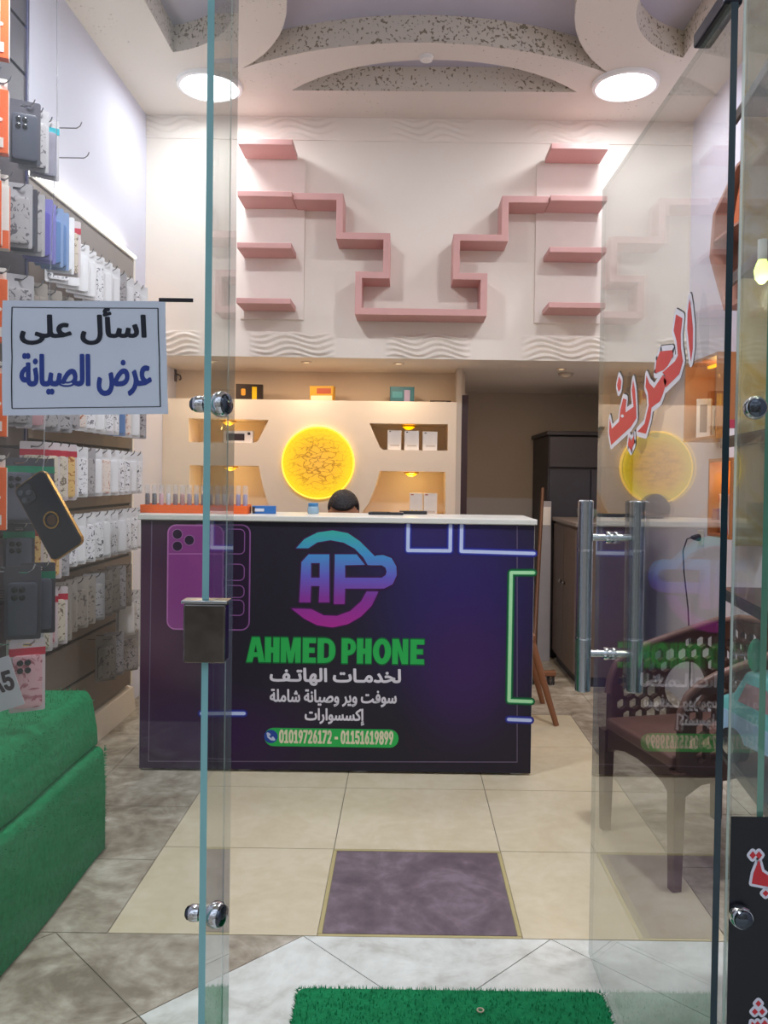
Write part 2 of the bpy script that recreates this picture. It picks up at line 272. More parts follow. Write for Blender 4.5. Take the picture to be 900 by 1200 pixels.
# outlines of the lettering: {key: [height, [[loop, hole...], ...]]} on a width of 1000
GLYPHS = {"ask":[315,[[[0,62,3,84,11,110,31,102,22,68,23,56,27,45,41,32,64,24,90,22,118,25,141,33,157,45,161,55,158,64,144,72,120,80,125,102,169,87,198,83,204,74,202,68,197,63,180,61,181,51,178,39,158,19,127,6,91,0,54,3,24,15,6,35]],[[190,61,193,83,214,86,221,97,217,255,240,255,246,104,256,88,281,81,284,71,275,62,256,63,243,71,235,87,241,86,239,82,227,69,210,63]],[[271,61,274,83,320,85,302,100,293,121,294,144,305,164,319,174,336,180,354,181,374,177,370,156,341,158,322,149,315,138,315,121,328,104,350,93,358,93,391,106,399,86,337,67]],[[485,62,488,84,496,110,516,102,508,77,507,58,512,44,525,32,546,23,571,22,594,28,610,40,621,62,625,94,620,255,642,255,646,89,640,53,627,27,611,12,589,3,560,0,536,3,514,12,499,24,488,41]],[[742,61,709,66,700,72,693,84,688,108,684,236,706,236,712,100,715,91,721,87,753,80,755,74,754,68,749,63]],[[670,252,667,267,688,272,687,266,683,268,669,281,667,291,670,304,677,311,686,315,707,314,705,300,686,300,682,295,682,288,689,279,701,274,690,273,715,281,719,267]],[[742,61,745,83,761,85,770,94,782,137,802,131,797,96,799,89,805,85,828,84,840,89,847,105,854,139,874,135,869,99,873,88,891,83,911,87,918,97,919,112,904,163,926,171,937,135,940,108,935,84,921,68,901,62,875,63,862,72,855,89,864,89,856,74,847,66,832,62,808,62,795,67,787,75,782,91,791,92,784,78,774,68,761,63]],[[978,63,973,255,995,255,1000,63]]]],"offer":[183,[[[86,43,75,44,65,48,58,53,54,60,51,73,48,142,63,142,67,72,70,65,74,61,91,58,95,56,95,48,91,44]],[[58,64,45,61,29,61,16,64,8,70,1,79,0,88,2,98,9,108,27,121,52,128,54,112,39,110,27,105,18,97,15,88,19,81,28,77,43,76,56,79]],[[54,164,47,166,44,173,47,180,54,183,60,180,63,173,60,166]],[[28,164,21,166,18,173,21,180,28,183,34,180,37,173,34,166]],[[86,43,88,59,106,60,112,66,113,83,103,115,118,120,128,84,128,71,125,61,120,53,112,47,102,44]],[[111,140,104,143,101,150,104,156,111,159,117,156,120,150,117,143]],[[193,43,177,44,168,47,161,52,157,61,155,73,151,179,167,179,172,70,174,64,178,61,200,56,202,52,201,48,197,44]],[[193,43,195,59,211,60,218,67,226,98,241,95,237,73,239,63,248,60,269,58,273,52,271,47,266,43,242,45,232,51,228,63,233,62,228,54,221,48,211,44]],[[241,7,234,10,231,17,234,23,241,26,247,23,250,17,247,10]],[[215,7,208,10,205,17,208,23,215,26,221,23,224,17,221,10]],[[444,43,420,47,403,55,418,63,430,60,448,58,452,55,453,49,449,45]],[[355,41,327,42,307,46,300,50,295,56,293,61,298,62,292,53,285,47,276,44,263,43,265,59,277,61,284,68,293,96,307,93,303,69,306,63,313,60,332,57,365,56,386,59,399,63,410,72,412,79,411,86,403,96,389,98,376,95,360,85,345,71,332,54,315,55,334,80,356,101,376,111,395,114,411,110,422,98,426,82,423,66,414,55,398,46,379,42]],[[444,43,445,59,460,61,465,67,462,179,477,179,481,82,480,63,476,54,469,48,458,44]],[[510,44,507,179,522,179,526,44]],[[647,0,631,2,617,7,606,15,598,23,594,34,593,46,595,60,601,77,615,72,609,45,610,36,615,27,622,22,632,17,656,16,669,19,678,24,685,30,690,40,692,60,684,94,699,98,706,73,710,67,717,62,735,58,762,57,789,60,806,68,811,75,812,81,810,89,805,95,800,98,792,99,774,95,753,79,732,55,716,56,721,64,745,92,770,109,786,114,800,114,813,110,823,99,827,85,825,71,818,60,807,51,793,46,778,43,739,42,713,49,704,55,700,61,708,52,708,50,703,31,694,17,684,8,673,3]],[[788,135,781,137,778,144,781,150,788,153,794,150,797,144,794,137]],[[836,0,830,14,846,21,860,29,869,39,875,49,878,61,877,74,865,101,879,108,898,65,904,60,917,57,919,53,919,49,912,43,898,45,890,53,885,64,891,61,890,51,887,40,879,28,860,11]],[[910,43,912,59,944,60,932,70,926,85,926,101,934,116,944,123,956,127,969,127,983,124,980,110,959,111,946,105,941,97,941,85,950,73,966,66,971,65,995,74,1000,61,957,47]]]],"services":[140,[[[54,30,58,42,110,45,121,48,130,53,136,62,136,71,130,81,126,83,122,82,117,80,113,75,111,63,115,55,127,47,112,42,104,50,99,59,98,68,101,77,106,86,113,92,122,95,132,94,139,90,146,82,149,71,148,58,142,49,132,41,119,35,108,33]],[[161,32,138,34,118,39,129,46,164,44,167,42,168,37,166,33]],[[54,30,23,33,14,37,6,42,2,49,0,58,1,69,4,84,15,81,12,64,13,56,16,51,22,47,30,44,58,42,61,34]],[[123,111,118,113,116,118,118,123,123,126,129,123,131,118,129,113]],[[161,32,162,44,204,44,207,43,209,40,208,35,203,32]],[[201,32,203,44,219,45,225,50,225,64,217,89,230,93,237,65,237,54,235,46,231,40,224,35,214,33]],[[234,109,229,111,227,116,229,122,234,124,239,122,242,116,239,111]],[[214,109,208,111,206,116,208,122,214,124,219,122,221,116,219,111]],[[290,32,277,33,270,35,265,39,262,46,260,56,257,140,270,140,274,53,275,49,278,46,296,43,298,39,297,36,294,33]],[[337,0,321,3,311,12,304,25,303,40,305,59,312,78,322,90,329,94,335,95,343,93,349,87,352,79,352,68,349,57,344,49,336,44,328,40,337,49,370,44,373,42,374,38,372,34,367,32,340,35,353,36,358,28,359,18,357,11,352,5,345,1],[337,12,343,14,348,19,348,26,345,32,340,35,332,36,313,35,313,45,329,50,335,54,338,59,340,68,339,75,337,81,334,83,327,78,320,67,316,55,315,40,317,28,321,19,328,14]],[[290,32,292,44,304,44,305,33]],[[367,32,368,44,380,46,384,51,381,140,394,140,397,63,396,48,392,40,387,36,378,33]],[[420,33,417,140,429,140,432,33]],[[540,30,543,42,585,44,599,47,607,51,610,56,611,63,603,89,615,93,621,75,623,62,621,51,615,43,605,37,591,33,571,31]],[[540,30,509,33,499,37,492,42,487,49,485,58,486,69,490,84,501,81,498,64,499,56,502,51,507,47,516,44,543,42,546,34]],[[565,93,559,95,557,100,559,106,565,108,570,106,572,100,570,95]],[[544,93,539,95,537,100,539,106,544,108,549,106,551,100,549,95]],[[674,32,661,33,654,35,649,39,646,46,644,56,641,140,654,140,657,53,659,49,662,46,680,43,682,39,681,36,678,33]],[[674,32,676,44,717,44,721,43,722,40,721,35,716,32]],[[715,32,716,44,723,46,727,49,740,74,749,83,756,86,764,86,772,83,779,76,783,66,785,55,782,44,776,36,767,33,757,33,746,37,733,44,739,53,749,48,759,45,767,46,772,48,774,55,772,64,766,72,759,74,754,72,750,68,738,45,732,38,725,33]],[[826,44,840,47,844,50,846,54,846,60,843,69,827,97,837,103,852,79,864,50,869,45,879,43,881,37,879,33,875,32,867,33,860,36,855,42,851,52,857,56,854,43,850,38,844,35,835,32,822,32,812,33,803,37,799,39,805,50,815,46]],[[970,32,956,33,947,37,941,44,937,54,946,59,950,52,955,47,975,43,977,40,977,36,974,33]],[[874,32,875,44,891,45,906,49,919,54,932,62,922,69,910,72,897,73,885,72,883,83,896,86,910,85,922,81,945,69,956,67,957,56,942,54,903,36,890,33]],[[898,101,892,103,890,109,892,114,898,116,903,114,905,109,903,103]],[[970,32,971,44,983,46,987,51,985,140,997,140,1000,63,999,48,995,40,990,36,981,33]]]],"software":[98,[[[47,23,40,24,35,26,31,28,29,32,27,39,26,76,34,76,36,38,38,35,40,33,49,31,51,30,51,26,49,24]],[[31,34,24,33,16,33,9,35,4,37,1,42,0,48,1,53,5,58,15,65,28,69,29,60,21,59,14,56,9,52,8,47,10,44,15,42,23,41,30,42]],[[29,88,25,90,24,93,25,97,29,98,32,97,34,93,32,90]],[[15,88,11,90,10,93,11,97,15,98,19,97,20,93,19,90]],[[47,23,47,32,56,33,58,37,57,97,65,97,68,39,71,33,81,31,82,27,79,23,72,24,67,27,64,33,66,33,65,31,60,26,54,24]],[[77,23,78,32,82,32,85,35,94,51,100,58,105,60,111,60,116,57,120,53,124,46,125,39,123,31,119,26,113,24,105,24,98,26,90,31,94,38,100,34,107,32,112,32,116,34,117,39,116,45,112,50,107,52,104,51,101,48,93,32,89,27,84,24]],[[160,23,152,24,147,26,144,28,141,33,140,39,138,97,147,97,149,38,150,35,152,33,165,30,166,28,165,26,163,24]],[[160,23,162,32,168,32,171,35,176,52,183,50,181,36,182,34,184,32,193,32,198,34,200,40,203,52,211,51,209,37,210,33,217,32,225,33,227,37,228,42,222,62,230,65,234,51,235,41,234,32,228,26,221,23,211,24,206,27,203,34,207,34,204,28,200,25,195,23,186,24,181,25,177,29,176,34,179,35,176,30,173,26,168,24]],[[205,79,201,81,199,84,201,88,205,89,208,88,210,84,208,81]],[[198,68,194,70,192,73,194,77,198,78,201,77,203,73,201,70]],[[211,68,208,70,206,73,208,77,211,78,215,77,216,73,215,70]],[[317,23,310,24,305,26,302,28,299,32,298,39,296,76,304,76,306,38,308,35,310,33,319,31,321,30,321,26,319,24]],[[301,34,294,33,286,33,279,35,274,37,271,42,270,48,271,53,275,58,285,65,298,69,299,60,291,59,285,56,280,52,278,47,280,44,285,42,293,41,301,42]],[[299,88,296,90,294,93,296,97,299,98,303,97,304,93,303,90]],[[285,88,282,90,280,93,282,97,285,98,289,97,290,93,289,90]],[[317,23,318,32,327,33,331,36,331,45,326,62,334,65,339,45,339,38,337,33,335,28,330,26,325,24]],[[330,75,326,77,325,80,326,84,330,86,333,84,335,80,333,77]],[[374,23,365,24,360,26,357,28,355,33,354,39,352,97,360,97,363,38,364,35,366,33,378,30,379,28,378,26,376,24]],[[374,23,375,32,384,33,388,36,392,53,400,51,398,40,399,34,404,32,415,31,417,28,416,25,414,23,400,24,395,27,393,34,396,34,393,29,389,26,384,24]],[[400,4,396,5,395,9,396,12,400,14,403,12,405,9,403,5]],[[386,4,382,5,381,9,382,12,386,14,389,12,391,9,389,5]],[[461,22,446,23,436,25,432,27,429,30,428,33,431,34,427,29,423,26,419,24,412,23,413,32,419,33,423,37,428,52,435,50,433,37,435,34,438,32,449,31,467,30,478,32,485,34,491,39,492,43,491,46,487,51,480,53,472,51,464,46,456,38,449,29,440,30,450,43,462,54,472,60,483,61,491,59,497,53,500,44,498,36,493,30,484,25,474,23]],[[510,0,508,9,520,11,528,14,532,19,535,26,536,37,534,45,529,50,525,49,523,48,519,41,519,36,520,33,523,32,528,31,539,33,539,26,531,23,521,24,514,27,511,32,512,43,517,52,524,58,533,57,539,52,543,43,544,31,542,20,537,12,531,7,523,3]],[[577,0,574,8,582,11,590,16,595,21,598,26,599,33,599,40,592,55,600,58,610,35,614,32,620,31,622,29,622,26,618,23,610,24,606,28,603,34,607,33,606,28,604,22,600,15,590,6]],[[617,23,618,32,629,32,633,35,633,45,628,62,636,65,641,45,641,38,640,32,637,29,632,26,626,24]],[[636,4,632,5,631,9,632,12,636,14,639,12,641,9,639,5]],[[622,4,618,5,617,9,618,12,622,14,625,12,627,9,625,5]],[[653,0,651,9,663,11,671,14,676,19,679,26,679,37,677,45,672,50,669,49,666,48,662,41,662,36,663,33,666,32,671,31,682,33,683,26,674,23,664,24,658,27,654,32,655,43,660,52,667,58,676,57,682,52,686,43,687,31,685,20,680,12,674,7,666,3]],[[759,22,762,30,779,31,792,35,804,40,813,48,820,44,818,38,820,34,825,32,834,31,836,28,835,25,832,23,819,25,815,27,812,30,811,37,813,36,807,32,792,26,778,23]],[[759,22,739,24,732,26,727,30,724,35,723,41,723,48,726,58,733,56,731,45,732,40,734,36,737,33,743,31,762,30,764,25]],[[777,65,773,66,771,70,773,73,777,75,780,73,782,70,780,66]],[[763,65,759,66,757,70,759,73,763,75,766,73,768,70,766,66]],[[831,23,832,32,854,33,859,36,863,40,864,50,863,60,858,66,855,66,852,66,850,63,847,59,847,54,848,51,851,49,855,48,867,50,867,43,860,40,849,40,842,44,839,51,841,62,847,71,854,75,859,75,863,73,869,66,872,56,872,44,868,34,863,28,856,26,845,24]],[[854,85,850,87,849,90,850,94,854,95,858,94,859,90,858,87]],[[883,0,881,9,892,11,899,14,904,18,908,25,909,35,907,44,903,49,897,49,894,46,892,41,892,36,894,33,901,32,927,31,930,30,930,26,928,24,926,23,900,23,891,25,886,29,884,33,884,39,885,45,888,51,892,55,896,57,901,58,906,57,912,52,916,44,917,31,915,20,910,12,903,7,895,3]],[[925,23,926,32,932,32,935,35,940,52,948,50,946,36,947,34,949,32,957,32,962,34,965,40,967,52,975,51,973,37,975,33,982,32,989,33,992,37,992,42,986,62,995,65,999,51,1000,41,998,32,993,26,985,23,975,24,970,27,968,34,971,34,968,28,965,25,959,23,950,24,945,25,942,29,940,34,943,35,941,30,937,26,932,24]]]],"accessories":[219,[[[78,61,83,78,143,81,162,86,174,92,179,99,180,109,169,146,186,152,194,126,197,108,194,91,186,80,172,72,151,66,123,62]],[[78,61,34,66,20,71,9,79,3,89,0,102,1,117,6,138,22,134,18,110,19,99,23,92,31,86,43,82,83,78,87,68]],[[114,152,106,155,103,162,106,170,114,173,121,170,124,162,121,155]],[[84,152,76,155,73,162,76,170,84,173,91,170,95,162,91,155]],[[227,65,223,219,241,219,245,65]],[[260,16,253,32,273,40,287,49,297,58,304,71,307,84,307,99,293,130,308,138,318,118,323,100,324,83,319,65,309,48,296,34,279,23]],[[358,65,354,219,371,219,375,65]],[[402,16,398,33,422,38,436,44,448,54,455,68,457,90,453,108,444,119,432,119,425,112,421,102,421,91,425,86,441,82,495,82,501,78,501,71,498,66,492,64,437,64,420,68,408,76,404,85,404,98,407,111,414,124,422,132,430,136,439,138,451,136,464,125,471,108,474,80,469,58,459,40,446,29,429,22]],[[491,64,493,82,507,84,513,90,523,125,539,120,535,93,537,87,541,84,560,82,570,86,575,99,580,126,597,123,593,94,596,86,609,82,625,84,630,89,633,98,630,139,646,140,649,108,655,92,664,84,681,81,685,74,683,69,679,65,661,66,648,76,641,90,645,89,643,84,633,70,620,65,604,65,589,71,584,76,581,86,589,86,576,69,565,65,547,64,535,68,528,74,523,88,530,89,525,78,517,70,506,66]],[[674,64,677,82,690,84,696,90,707,125,723,120,718,93,720,87,725,84,743,82,753,86,759,99,764,126,780,123,776,94,779,86,792,82,809,84,814,89,816,98,814,139,829,140,833,108,838,92,847,84,865,81,868,74,867,69,862,65,845,66,831,76,824,90,828,89,827,84,816,70,803,65,787,65,772,71,767,76,765,86,772,86,760,69,748,65,730,64,718,68,711,74,707,88,713,89,708,78,700,70,690,66]],[[858,64,860,82,904,84,914,89,917,96,914,108,906,121,864,158,867,174,887,190,941,218,949,202,900,178,874,161,877,169,906,144,922,126,930,113,933,103,933,93,930,82,921,73,905,67]],[[966,65,962,219,980,219,984,65]],[[961,0,958,12,975,16,974,11,971,12,960,23,958,31,960,41,966,47,973,50,990,49,989,38,973,38,970,34,970,29,976,21,985,17,976,16,997,23,1000,12]]]],"shop":[135,[[[0,0,32,0,38,29,64,29,70,0,102,0,72,135,30,135],[41,52,61,52,51,103]],[[104,0,137,0,137,53,151,53,151,0,184,0,184,135,151,135,151,81,137,81,137,135,104,135]],[[193,0,222,0,222,76,237,0,260,0,275,76,275,0,304,0,304,135,265,135,248,54,232,135,193,135]],[[317,0,389,0,389,27,350,27,350,55,382,55,382,81,350,81,350,108,389,108,389,135,317,135]],[[401,0,440,0,456,2,470,8,482,17,491,29,497,44,499,59,499,76,497,91,491,106,482,118,470,127,456,133,440,135,401,135],[434,26,447,26,452,26,457,28,461,31,464,35,466,40,466,45,466,90,466,95,464,100,461,104,457,107,452,109,447,109,434,109]],[[536,0,569,0,569,44,571,44,582,46,593,50,603,57,610,67,614,78,616,90,616,90,614,101,610,112,603,122,593,129,582,133,571,135,536,135],[569,70,576,70,579,70,581,71,583,73,585,75,586,78,587,80,587,99,586,102,585,104,583,106,581,108,579,109,576,109,569,109]],[[623,0,656,0,656,53,670,53,670,0,703,0,703,135,670,135,670,81,656,81,656,135,623,135]],[[813,67,812,86,807,102,799,117,788,128,776,135,763,137,750,135,738,128,728,117,720,102,715,86,713,67,715,49,720,33,728,18,738,7,750,0,763,-2,776,0,788,7,799,18,807,33,812,49],[782,67,780,83,776,97,770,106,763,109,756,106,750,97,746,83,745,67,746,52,750,38,756,29,763,26,770,29,776,38,780,52]],[[822,0,852,0,852,79,876,0,910,0,910,135,881,135,881,56,856,135,822,135]],[[924,0,1000,0,1000,27,957,27,957,55,993,55,993,81,957,81,957,108,1000,108,1000,135,924,135]]]],"phone":[49,[[[17,0,10,2,4,6,1,14,0,24,1,35,4,42,10,47,17,49,24,47,29,42,32,35,33,24,32,14,29,6,24,2],[17,5,21,7,25,10,27,16,28,24,27,33,25,39,21,42,17,44,12,42,9,39,6,33,6,24,6,16,9,10,12,7]],[[45,1,45,6,75,6,75,1]],[[64,48,64,1,58,1,58,43,46,34,46,41,57,48]],[[102,0,94,2,89,6,86,14,85,24,86,35,89,42,95,47,102,49,109,47,114,42,117,35,118,24,117,14,114,6,109,2],[102,5,106,7,110,10,112,16,113,24,112,33,110,39,106,42,102,44,97,42,93,39,91,33,91,24,91,16,93,10,97,7]],[[130,1,130,6,159,6,159,1]],[[149,48,149,1,143,1,143,43,131,34,131,41,141,48]],[[186,49,193,47,199,43,201,36,201,30,197,20,184,1,177,1,194,24,191,21,187,19,183,19,178,21,175,24,172,28,171,31,171,37,173,41,177,46,181,48],[186,44,183,43,180,41,178,38,177,34,178,29,180,26,183,24,186,23,190,24,193,26,195,29,196,33,195,38,193,41,190,43]],[[217,1,238,43,213,43,213,48,244,48,244,43,223,1]],[[256,1,256,5,276,27,279,31,280,35,280,38,278,41,275,43,271,44,267,43,264,41,263,38,262,35,256,35,258,41,261,46,266,48,272,49,278,48,282,45,285,41,286,36,285,31,280,23,264,6,286,6,286,1]],[[314,0,307,2,301,6,299,12,299,19,303,29,316,48,323,48,306,25,309,28,313,30,318,30,322,28,325,25,328,21,329,16,329,12,327,7,323,3,319,1],[314,5,317,6,320,8,322,11,323,15,322,19,320,23,317,25,314,25,310,25,307,23,305,19,304,15,305,11,307,8,310,6]],[[342,1,342,6,371,6,371,1]],[[361,48,361,1,355,1,355,43,343,34,343,41,353,48]],[[386,1,408,43,383,43,383,48,414,48,414,43,393,1]],[[426,1,426,5,446,27,449,31,450,35,449,38,447,41,444,43,441,44,437,43,434,41,432,38,432,35,426,35,427,41,431,46,436,48,442,49,448,48,451,45,454,41,455,36,455,31,450,23,434,6,456,6,456,1]],[[511,24,511,18,490,18,490,24]],[[561,0,554,2,549,6,545,14,544,24,545,35,549,42,554,47,561,49,568,47,573,42,577,35,578,24,577,14,573,6,568,2],[561,5,566,7,569,10,571,16,572,24,571,33,569,39,566,42,561,44,556,42,553,39,551,33,550,24,551,16,553,10,556,7]],[[589,1,589,6,619,6,619,1]],[[608,48,608,1,602,1,602,43,590,34,590,41,601,48]],[[632,1,632,6,661,6,661,1]],[[650,48,650,1,644,1,644,43,633,34,633,41,643,48]],[[688,0,682,1,677,4,674,8,673,13,678,13,680,9,682,7,686,5,690,6,694,7,696,10,698,14,697,19,695,24,690,26,684,26,679,24,673,24,676,48,701,48,701,43,681,43,679,29,687,32,694,31,698,29,701,26,703,18,703,12,700,5,694,1]],[[717,1,717,6,746,6,746,1]],[[735,48,735,1,729,1,729,43,717,34,717,41,728,48]],[[773,0,766,2,761,6,758,12,758,19,762,29,775,48,782,48,765,25,768,28,772,30,777,30,781,28,785,25,787,21,788,16,788,12,786,7,782,3,778,1],[773,5,777,6,780,8,782,11,782,15,782,19,780,23,777,25,773,25,769,25,766,23,764,19,763,15,764,11,766,8,769,6]],[[801,1,801,6,831,6,831,1]],[[820,48,820,1,814,1,814,43,802,34,802,41,813,48]],[[858,49,865,47,870,43,873,36,873,30,869,20,855,1,849,1,865,24,863,21,859,19,854,19,849,21,846,24,844,28,843,31,843,37,845,41,848,46,853,48],[858,44,854,43,851,41,849,38,848,34,849,29,851,26,854,24,858,23,862,24,865,26,867,29,867,33,867,38,865,41,862,43]],[[900,0,894,1,888,4,885,8,884,13,885,18,887,21,890,24,893,25,889,28,886,32,886,36,887,41,889,44,892,47,896,48,900,49,904,48,908,47,912,44,914,41,915,36,914,32,912,28,907,25,911,24,914,21,916,18,917,13,915,8,912,4,907,1],[900,5,904,6,908,8,910,10,911,14,910,17,908,20,904,22,900,23,896,22,893,20,891,17,890,14,891,10,893,8,896,6],[900,28,904,28,906,30,908,33,909,36,908,39,907,42,904,43,900,44,897,43,894,42,892,39,891,36,892,33,894,30,897,28]],[[943,49,950,47,955,43,958,36,957,30,954,20,940,1,934,1,950,24,948,21,944,19,939,19,934,21,931,24,928,28,928,31,928,37,929,41,933,46,938,48],[943,44,939,43,936,41,934,38,933,34,934,29,936,26,939,24,943,23,946,24,949,26,951,29,952,33,951,38,949,41,946,43]],[[985,49,992,47,997,43,1000,36,1000,30,996,20,983,1,976,1,993,24,990,21,986,19,981,19,977,21,973,24,971,28,970,31,970,37,972,41,976,46,980,48],[985,44,981,43,978,41,976,38,976,34,976,29,978,26,981,24,985,23,989,24,992,26,994,29,995,33,994,38,992,41,989,43]]]],"tag":[605,[[[0,8,217,605,305,605,524,8,444,8,312,380,253,569,268,569,239,470,80,8]],[[110,175,110,241,414,241,414,175]],[[803,0,729,12,670,46,629,97,614,161,687,161,701,118,735,85,781,68,837,71,881,93,912,130,927,180,924,235,892,295,834,328,762,329,720,314,694,296,622,304,656,605,973,605,973,538,720,538,700,362,745,386,789,398,842,397,888,384,928,361,966,321,988,279,1000,231,996,145,982,108,954,66,916,33,882,15]]]]}

# ------------------------------------------------------------------ materials of the place
def glass_mat():
    M = bpy.data.materials.new('clear_glass'); M.use_nodes = True; nt = M.node_tree; nt.nodes.clear()
    out = nt.nodes.new('ShaderNodeOutputMaterial'); mix = nt.nodes.new('ShaderNodeMixShader')
    tr = nt.nodes.new('ShaderNodeBsdfTransparent'); gl = nt.nodes.new('ShaderNodeBsdfGlossy'); gl.inputs['Roughness'].default_value = 0
    tr.inputs[0].default_value = (.965, .985, .975, 1)
    ge = nt.nodes.new('ShaderNodeNewGeometry'); dp = nt.nodes.new('ShaderNodeVectorMath'); dp.operation = 'DOT_PRODUCT'
    nt.links.new(ge.outputs['Normal'], dp.inputs[0]); nt.links.new(ge.outputs['Incoming'], dp.inputs[1])
    def ma(op, a, b=None):
        n = nt.nodes.new('ShaderNodeMath'); n.operation = op
        for k, v in enumerate((a, b)):
            if v is None: continue
            if isinstance(v, (int, float)): n.inputs[k].default_value = v
            else: nt.links.new(v, n.inputs[k])
        return n.outputs[0]
    ab = ma('ABSOLUTE', dp.outputs['Value']); om = ma('SUBTRACT', 1.0, ab); p5 = ma('POWER', om, 4.2)
    fr_ = ma('ADD', ma('MULTIPLY', p5, .95), .05)
    nt.links.new(fr_, mix.inputs[0]); nt.links.new(tr.outputs[0], mix.inputs[1]); nt.links.new(gl.outputs[0], mix.inputs[2])
    nt.links.new(mix.outputs[0], out.inputs[0]); return M
GLASS = glass_mat()
EDGE = mat('glass_edge_teal', '#8cc6c8', .15, spec=.6, var=.1, scale=5)
EDGE_G = mat('glass_edge_green', '#5f9c84', .15, spec=.6, var=.1, scale=5)
EDGE_D = mat('glass_edge_dark', '#12303a', .12, spec=.6, var=.2, scale=5)
EDGE_L = mat('glass_edge_pale', '#b9c9c4', .2, spec=.6, var=.05)
EDGE_F = mat('glass_edge_clear', '#a9b8b2', .2, spec=.6, var=.05, alpha=.35)
CHROME = mat('polished_chrome', '#d9dce0', .09, 1, var=.02)
STEEL = mat('brushed_steel', '#b4b8bc', .25, 1, var=.05, scale=60)

def plaster(name, base, speck, dens):
    M = bpy.data.materials.new(name); M.use_nodes = True; nt = M.node_tree; b = nt.nodes['Principled BSDF']
    tc = nt.nodes.new('ShaderNodeTexCoord'); vo = nt.nodes.new('ShaderNodeTexVoronoi'); vo.inputs['Scale'].default_value = 34
    no = nt.nodes.new('ShaderNodeTexNoise'); no.inputs['Scale'].default_value = 62; no.inputs['Detail'].default_value = 2
    n2 = nt.nodes.new('ShaderNodeTexNoise'); n2.inputs['Scale'].default_value = 2.2
    for n in (vo, no, n2): nt.links.new(tc.outputs['Object'], n.inputs['Vector'])
    a = nt.nodes.new('ShaderNodeMath'); a.operation = 'MULTIPLY_ADD'; a.inputs[1].default_value = .25
    nt.links.new(n2.outputs['Fac'], a.inputs[0]); nt.links.new(no.outputs['Fac'], a.inputs[2])
    cr = nt.nodes.new('ShaderNodeValToRGB'); cr.color_ramp.elements[0].position = dens; cr.color_ramp.elements[1].position = dens+.045
    cr.color_ramp.elements[0].color = (0, 0, 0, 1); cr.color_ramp.elements[1].color = (1, 1, 1, 1)
    nt.links.new(a.outputs[0], cr.inputs[0])
    mx = nt.nodes.new('ShaderNodeMix'); mx.data_type = 'RGBA'; mx.inputs[6].default_value = lin(base); mx.inputs[7].default_value = lin(speck)
    nt.links.new(cr.outputs[0], mx.inputs[0]); nt.links.new(mx.outputs[2], b.inputs['Base Color']); b.inputs['Roughness'].default_value = .8
    bp = nt.nodes.new('ShaderNodeBump'); bp.inputs['Strength'].default_value = .5; bp.inputs['Distance'].default_value = .01; bp.invert = True
    nt.links.new(cr.outputs[0], bp.inputs['Height']); nt.links.new(bp.outputs[0], b.inputs['Normal'])
    return M
CEIL = plaster('ceiling_plaster', '#dbd4ca', '#b0a694', .835)
CEIL_S = plaster('speckled_plaster', '#ddd5c8', '#958a76', .72)
RECESS = mat('recess_paint', '#b9b6c4', .8, var=.02)
WALL_C = mat('cool_white_paint', '#d6d6e6', .75, var=.015, scale=3)
WALL_W = mat('warm_white_paint', '#ece4da', .75, var=.015, scale=3)
GYP = mat('gypsum_cream', '#e4d2bd', .7, var=.015, scale=4)
WALL_B = mat('back_room_paint', '#c9bcae', .8, var=.03, scale=2)
WALL_D = mat('back_room_dado', '#d6d3d6', .7, var=.03, scale=2)
DARKWOOD = mat('dark_wood_trim', '#3b2226', .5, var=.2, scale=9)

def stone(name, a, b_, c, rough=.3):
    M = bpy.data.materials.new(name); M.use_nodes = True; nt = M.node_tree; b = nt.nodes['Principled BSDF']
    tc = nt.nodes.new('ShaderNodeTexCoord'); n1 = nt.nodes.new('ShaderNodeTexNoise'); n1.inputs['Scale'].default_value = 4.6
    n1.inputs['Detail'].default_value = 9; n1.inputs['Roughness'].default_value = .68; n1.inputs['Distortion'].default_value = .9
    n2 = nt.nodes.new('ShaderNodeTexNoise'); n2.inputs['Scale'].default_value = 22; n2.inputs['Detail'].default_value = 5
    for n in (n1, n2): nt.links.new(tc.outputs['Object'], n.inputs['Vector'])
    cr = nt.nodes.new('ShaderNodeValToRGB'); e = cr.color_ramp.elements
    e[0].position, e[0].color = .34, lin(a); e[1].position, e[1].color = .66, lin(c); k = e.new(.5); k.color = lin(b_)
    ad = nt.nodes.new('ShaderNodeMath'); ad.operation = 'MULTIPLY_ADD'; ad.inputs[1].default_value = .42; ad.use_clamp = True
    sb = nt.nodes.new('ShaderNodeMath'); sb.operation = 'SUBTRACT'; sb.inputs[1].default_value = .21
    nt.links.new(n2.outputs['Fac'], ad.inputs[0]); nt.links.new(n1.outputs['Fac'], ad.inputs[2]); nt.links.new(ad.outputs[0], sb.inputs[0])
    nt.links.new(sb.outputs[0], cr.inputs[0]); nt.links.new(cr.outputs[0], b.inputs['Base Color'])
    b.inputs['Roughness'].default_value = rough; b.inputs['Specular IOR Level'].default_value = .4
    return M
BEIGE = stone('beige_floor_tile', '#cabd9f', '#d0c4a8', '#d6cbb2', .28)
MARB = stone('grey_marble_tile', '#827767', '#a69c8b', '#c6bfb1', .32)
PALE = stone('pale_marble_tile', '#bdbdb4', '#d2d4cd', '#dfe2dc', .3)
DARKT = stone('plum_stone_tile', '#5f525a', '#6f6068', '#857780', .45)
GROUT = mat('floor_grout', '#8a8172', .9, var=.15, scale=30)
BORDER = mat('tile_border_strip', '#b5a878', .5)

